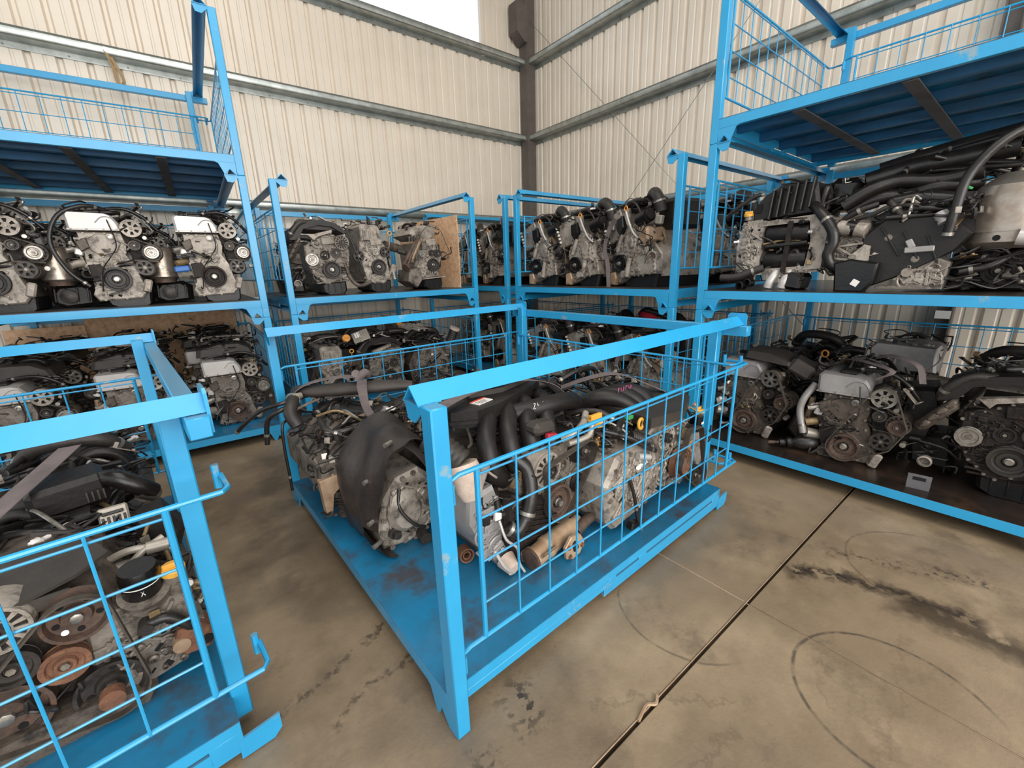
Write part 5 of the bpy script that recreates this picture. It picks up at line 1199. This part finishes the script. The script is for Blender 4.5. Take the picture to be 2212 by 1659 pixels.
# left stack, middle shelf
A1 = en(engine_silver, 'L1', W-.93, .20, 1, 1, 'silver topped engine with long arching black hose, second shelf of the left stack')
A2 = en(engine_silver, 'L1', W-.33, .20, 1, 2, 'silver topped engine with blue tape, by the right post of the left stack shelf', big_hose=False, crank='iron_dirty')
A3 = cp(A1, 'L1', W-1.55, .20, 1, 'silver topped engine cut by the left edge of the picture on the second shelf')
box(A2, 'tape_patch', 'blue_tape', (-.20, -.01, .27), (.10, .02, .045), (0, -.1, 0), .01)
# left stack, ground
A4 = en(engine_silver, 'L1', W-.36, .25, 0, 4, 'silver topped engine beside the right post of the ground level left rack', dz=-.07, al='aluminium', shield=False, crank='rust_dull', top_black=True, big_hose=False)
A5 = cp(A4, 'L1', W-1.03, .25, 0, 'silver topped engine in the middle of the ground level left rack, behind mesh')
A6 = en(engine_silver, 'L1', W-1.66, .25, 0, 6, 'white pulleyed engine in the ground level left rack, at the picture\'s left edge', dz=-.07, al='aluminium', shield=False, top_black=True, big_hose=False)
for i, x in enumerate((.35, .95, 1.5)):
    cp(A4 if i % 2 else A6, 'L1', x, 1.05, 0, ('dark covered engine at the back of the ground level left rack, leftmost', 'dark covered engine at the back of the ground level left rack, middle', 'dark covered engine at the back of the ground level left rack, rightmost')[i])
for i, x in enumerate((.5, 1.15)): cp(A1, 'L1', x, 1.0, 1, ('engine in the back row of the left stack shelf, further left', 'engine in the back row of the left stack shelf, further right')[i], dz=-.06)
# second left stack
B0 = en(engine_grey, 'L2', .452, .20, 1, 10, 'engine with black arched belt guard and alternator, leftmost on the second stack shelf', var=0)
B1 = en(engine_grey, 'L2', .914, .20, 1, 11, 'engine with pale block cover and yellow dipstick, middle of three on the second stack shelf', var=1, al='aluminium_light')
B2 = en(engine_grey, 'L2', 1.53, .20, 1, 12, 'engine with rusty exhaust branches and a strap over its top, beside the chipboard sheet', var=2, al='aluminium_light')
B3 = cp(B1, 'L2', .40, .26, 0, 'engine with grey block cover in the ground rack behind the central rack, leftmost', dz=-.06)
B4 = cp(B0, 'L2', .95, .30, 0, 'engine with arched black guard in the ground rack behind the central rack, middle', dz=-.06)
B5 = en(low_engine, 'L2', 1.48, .30, 0, 15, 'engine with black intake runners and a pale duct end in the ground rack behind the central rack', h=.55) if False else None
def lowe(key, x, y, lvl, seed, label, rot=0.0, **k): return low_engine(label, at(key, x, y, lvl*H+.14), rz(key, rot), seed, **k)
B5 = lowe('L2', 1.48, .28, 0, 15, 'engine with black intake runners in the ground rack behind the central rack, rightmost', h=.52)
cp(B5, 'L2', .45, 1.0, 0, 'engine in the back row of the ground rack along the left wall, leftmost', 180); cp(B4, 'L2', 1.0, 1.0, 0, 'engine in the back row of the ground rack along the left wall, middle'); cp(B3, 'L2', 1.55, 1.0, 0, 'engine in the back row of the ground rack along the left wall, rightmost')
cp(B5, 'L2', .55, 1.45, 1, 'low dark engine behind the belt guard engine on the second stack shelf', 0)
# middle right stack and corner stack
C1 = en(engine_pale, 'R2', .152, .20, 1, 20, 'pale alloy engine nearest the corner on the middle right shelf', duct=True)
C2 = en(engine_pale, 'R2', .74, .20, 1, 21, 'pale alloy engine under a grey acoustic cover, centre of the middle right shelf')
C3 = en(engine_pale, 'R2', 1.283, .22, 1, 22, 'wide pale alloy engine with hanging strap and black ducts, middle right shelf', rot=-14, wide=True)
C4 = cp(C1, 'K', W-.70, .22, 1, 'pale alloy engine on the corner stack shelf, seen between two posts', -10)
cp(C2, 'K', W-1.35, .3, 1, 'pale alloy engine deeper on the corner stack shelf', -10)
C5 = cp(C1, 'R2', .17, .26, 0, 'pale engine leftmost in the middle ground rack on the right wall', dz=-.03)
C6 = cp(C2, 'R2', .83, .26, 0, 'pale engine with orange dipstick behind the back beam of the central rack, middle', dz=-.03)
C7 = cp(C3, 'R2', 1.42, .30, 0, 'wide pale engine in the ground rack on the right wall, rightmost', -8, dz=-.03)
C8 = cp(C2, 'K', W-.55, .26, 0, 'pale engine in the ground rack of the corner, right', -6, dz=-.03)
cp(C1, 'K', W-1.2, .26, 0, 'pale engine in the ground rack of the corner, left', -6, dz=-.03)
for i, x in enumerate((.45, 1.1, 1.65)): cp((C2, C1, C2)[i], 'R2', x, 1.0, 1, ('back row engine on the middle right shelf, far one', 'back row engine on the middle right shelf, middle one', 'back row engine on the middle right shelf, seen through the mesh side')[i])
for i, x in enumerate((.45, 1.1)): cp(C2, 'R2', x, 1.0, 0, ('back row engine in the ground rack on the right wall, far one', 'back row engine in the ground rack on the right wall, near one')[i], dz=-.03)
# right stack, ground
D1 = en(engine_silver, 'R1', .33, .26, 0, 30, 'greasy silver topped engine leftmost on the oily deck, by the central rack', dz=-.095, cover='silver_cover_dull', al='aluminium_dirty', ps='steel', shield=False, crank='rust_dull', has_belt=True, big_hose=False, rusty=True, loose=False)
D2 = en(engine_silver, 'R1', .97, .22, 0, 31, 'greasy silver topped engine with loose belt in the middle of the oily deck', dz=-.095, cover='silver_cover_dull', al='aluminium_dirty', ps='steel', shield=False, crank='rust_dull', has_belt=True, big_hose=False, rusty=True, rot=4)
D3 = en(engine_grey, 'R1', 1.66, .24, 0, 32, 'dark greasy engine with big crank pulley at the right edge of the oily deck', var=0, al='iron_dirty')
for (x, z_, nm) in ((.33, .56, D1), (.97, .56, D2)):
    pass
m = MB(); m.ribbon([(.1, -.02, .58), (.16, -.01, .64), (.02, .10, .66), (-.06, .2, .65), (-.14, .3, .62)], (.5, 1, 0), .05); m.build('lifting_strap', 'strap_grey', D2, 60)
m = MB(); m.ribbon([(.30, .02, .58), (.26, .06, .68), (.12, .14, .71), (.06, .26, .66)], (.6, 1, 0), .05); m.build('lifting_strap', 'strap_grey', D2, 60)
prism(D1, 'engine_cover', 'grey_plastic', [(-.06, .60), (-.04, .66), (.12, .655), (.26, .60), (.26, .57)], .0, .26, .02)
box(D1, 'side_shield', 'grey_plastic', (.30, .12, .56), (.16, .22, .10), (0, .5, .2), .02)
hose(D1, [(.42, .02, .48), (.38, -.03, .38), (.37, -.04, .28), (.41, -.05, .14)], .022, 'silver_cover_dull', (.9,), 'foil_sleeved_hose', 12)
prism(D2, 'rear_shroud', 'black_plastic', [(.20, .14), (.24, .52), (.36, .54), (.40, .40), (.36, .18)], .16, .4, .03)
E1 = lowe('R1', .50, .95, 0, 40, 'engine with thick black hose in the second row of the oily deck, left', h=.58)
hose(E1, [(.12, -.02, .58), (.20, -.04, .60), (.28, -.05, .63), (.36, -.05, .625)], .028, 'rubber_hose', (), 'thick_hose', 14)
q = MB(); q.tube([(.12+.022*math.cos(t), -.06, .58+.026*math.sin(t)) for t in [2*pi*i/14 for i in range(15)]], .007, 8, sm=False); q.build('dipstick_ring', 'orange_plastic', E1, 60)
E2 = en(engine_grey, 'R1', 1.05, .92, 0, 41, 'engine with broad grey strap over its silver cover, second row of the oily deck', var=1, al='aluminium_light')
prism(E2, 'wide_cover', 'silver_cover_dull', [(-.16, .50), (-.17, .66), (-.14, .70), (.18, .69), (.20, .52)], .0, .3, .015)
m = MB(); m.ribbon([(-.20, .0, .58), (-.16, .0, .70), (.0, .02, .74), (.16, .02, .735), (.22, -.02, .70), (.20, -.04, .60), (.12, -.05, .50)], (.1, 1, 0), .06); m.build('lifting_strap', 'strap_grey', E2, 60)
cp(E1, 'R1', 1.62, .95, 0, 'black shrouded engine in the second row of the oily deck, right edge')
# back of the central rack
lowe('C', .25, 1.20, 0, 50, 'low engine with pale throttle body at the back left of the central rack', 75, h=.42, thr=True)
lowe('C', 1.02, 1.50, 0, 51, 'low engine heaped with black cable at the back of the central rack', 85, w=.5, d=.45, h=.40)
lowe('F', 1.1, 1.50, 0, 52, 'dark engine behind the rusty pulleys in the bottom left rack', 90, h=.38, w=.6)
lowe('F', .45, 1.55, 0, 53, 'low engine with bent metal bracket at the far end of the bottom left rack', 90, h=.42)

for q_, (x_, y_) in enumerate(((.62, .62), (1.25, .62))): lowe('L2', x_, y_, 0, 60+q_, ('low engine wedged between the front engines of the ground rack behind the central rack, left', 'low engine wedged between the front engines behind the central rack, right')[q_], h=.50)
# ================================================================== LOOSE THINGS
def osb(label, key, c, size, rot, n=46, seed=1):
    # chipboard sheet with individual strands standing slightly proud
    r = thing('chipboard_sheet', label, 'board', at(key, *c), 0, 'chipboard sheets'); r.rotation_euler = (rot[0], rot[1], rz(key)+rot[2])
    MB().box((0, 0, size[1]/2), (size[0], .012, size[1]), None, .001).build('panel', 'osb', r)
    rg = random.Random(seed); b = MB()
    for i in range(n):
        x = rg.uniform(-size[0]/2+.05, size[0]/2-.05); z = rg.uniform(.04, size[1]-.04)
        b.box((x, -.0065, z), (rg.uniform(.03, .08), .001, rg.uniform(.006, .018)), (0, rg.uniform(-pi, pi), 0))
    s = b.build('wood_strand', 'tan_metal' if False else 'osb', r); s['kind'] = 'stuff'
    return r
osb('tall chipboard sheet standing beside the third engine on the second stack shelf', 'L2', (1.83, .88, H+.142), (1.30, .80), (0, 0, -pi/2+.10), 80)
osb('long chipboard sheet along the back of the ground level left rack, the taller right one', 'L1', (W-.80, 1.82, .38), (1.28, .70), (0, 0, 0), 60, 3)
osb('lower chipboard sheet at the back of the ground level left rack, the left one', 'L1', (W-1.72, 1.80, .36), (.56, .66), (0, 0, 0), 30, 4)

def ecu(label, loc, rot):
    r = thing('control_unit', label, 'control unit', loc, 0, 'engine control units', rot)
    b = MB(); b.box((0, 0, .0), (.17, .13, .03), None, .006); b.build('case', 'ecu_metal', r)
    f = MB(); [f.box((-.06+i*.024, 0, .017), (.006, .11, .005), None, .001) for i in range(6)]; f.build('cooling_fin', 'ecu_metal', r)
    for i in (-1, 1): MB().box((i*.04, -.068, .0), (.05, .012, .02), None, .002).build('socket', 'black_gloss', r)
    MB().box((-.03, .02, .0165), (.05, .06, .002)).build('label', 'white_label', r)
    return r
def L2w(x, y, z): return at('L2', x, y, z)
ecu('grey metal control box tilted against the engines behind the central rack', L2w(.68, .30, .80), (.9, -.3, -.3))
ecu('flat grey control box on dark intake pipes behind the central rack', L2w(1.38, .34, .80), (.15, .1, .3))
def sitcap(label, loc, rot, r=.04):
    o = thing('filler_cap', label, 'cap', loc, 0, None, rot)
    MB().lathe([(r, 0), (r, .018), (r*.9, .024), (.001, .024)], (0, 0, 0), (0, 0, 1), 20).build('cap', 'orange_plastic', o); MB().box((0, 0, .026), (r*1.5, .012, .012), None, .003).build('grip', 'orange_plastic', o); return o
sitcap('round orange cap among the engines of the ground rack, left of the control box', L2w(.52, .28, .80), (1.2, 0, .1))
sitcap('small orange cap to the right of the control box in the ground rack', L2w(1.30, .75, .84), (1.1, 0, .4), .034)
o = thing('corrugated_duct', 'black corrugated duct with pale collar in the ground rack behind the central rack', 'duct', L2w(1.76, .30, .66), 0, None, (.3, .3, 0))
corrugated(o, (0, 0, -.06), (0, 0, .10), .055, 'rubber', 7); MB().lathe([(.058, 0), (.062, .005), (.062, .03), (.05, .032)], (0, 0, .10), (0, 0, 1), 20).build('collar', 'pale_duct', o)
# catalytic converter on the central deck
def catalytic():
    e = thing('catalytic_converter', 'rust stained catalytic converter lying on the blue floor plate of the central rack', 'exhaust part', at('C', 1.70, .60, .145), rz('C', 90))
    MB().lathe([(.035, 0), (.042, .004), (.046, .02), (.046, .09), (.052, .10), (.052, .12), (.047, .13), (.050, .20), (.044, .29), (.03, .32), (.028, .36)], (-.02, 0, .055), (1, .12, .06), 26).build('canister', 'cat_metal', e, 30)
    MB().lathe([(.046, -.001), (.05, .0), (.05, .012), (.036, .014), (.034, .002)], (-.025, 0, .055), (1, .12, .06), 20).build('burnt_rim', 'rust_dull', e); cyl(e, 'core', 'dark_gap', (-.018, 0, .055), (-.01, 0, .056), .034)
    fl_ = MB(); fl_.prism([(.13, .02), (.12, .08), (.16, .12), (.22, .11), (.25, .06), (.22, .01), (.17, -.0)], -.075, -.06, .003); fl_.build('heat_flange', 'cat_metal', e)
    ho = MB(); ho.prism([(.165, .085), (.18, .095), (.195, .085), (.205, .05), (.19, .035), (.175, .04), (.168, .06)], -.0785, -.0735); ho.build('flange_opening', 'dark_gap', e)
    bolts(e, [(.15, .025, -.075), (.23, .05, -.075), (.14, .075, -.075)], 'rust', .008); hose(e, [(.28, .0, .06), (.36, .0, .09), (.44, .01, .08)], .026, 'rust_dull', (), 'pipe_stub', 12)
    m = MB(); m.box((.05, -.05, .09), (.10, .003, .03), (.5, 0, .1)); m.build('heat_tab', 'tan_metal', e)
catalytic()
e = thing('exhaust_ring', 'small rusty red ring on the blue floor plate beside the near corner post', 'ring', at('C', 1.44, .40, .145), rz('C', 60))
MB().lathe([(.035, 0), (.035, .05), (.028, .05), (.024, .02), (.02, .045), (.014, .045), (.014, .0)], (0, .02, .034), (.3, -1, .1), 20).build('ring', 'rust', e, 30)
# drive shaft stub and plate on the oily deck
e = thing('drive_shaft_stub', 'black driveshaft joint lying on the oily deck between two engines', 'shaft', at('R1', .70, .20, .145), rz('R1', -65))
MB().lathe([(.012, 0), (.012, .03), (.024, .035), (.024, .06), (.018, .07), (.034, .08), (.036, .10), (.026, .11), (.046, .15), (.05, .22), (.03, .26), (.001, .26)], (0, -.12, .035), (0, 1, .14), 20).build('joint', 'rubber_hose', e, 30); cyl(e, 'spline', 'rust_dull', (0, -.155, .03), (0, -.115, .036), .012)
e = thing('steel_plate', 'small drilled steel plate standing on the oily deck near its front rail', 'plate', at('R1', 1.36, .10, .142), rz('R1', 8))
MB().box((0, 0, .045), (.10, .006, .09), None, .001).build('plate', 'joist_grey', e)
MB().box((0, -.002, .066), (.055, .006, .02), None, .0005).build('slot', 'dark_gap', e)
e = thing('webbing_strap', 'crumpled red and black bundle on the engines behind the central rack', 'bundle', at('R2', 1.15, .9, .90), rz('R2'))
MB().lathe([(.001, -.04), (.07, -.03), (.11, .0), (.09, .04), (.03, .06), (.001, .06)], (0, 0, 0), (0.2, .1, 1), 12).build('red_cloth', 'red_plastic', e, 60); hose(e, [(-.1, 0, .02), (0, -.05, .07), (.12, 0, .04), (.2, .05, 0)], .03, 'black_plastic', (), 'black_bundle', 8)
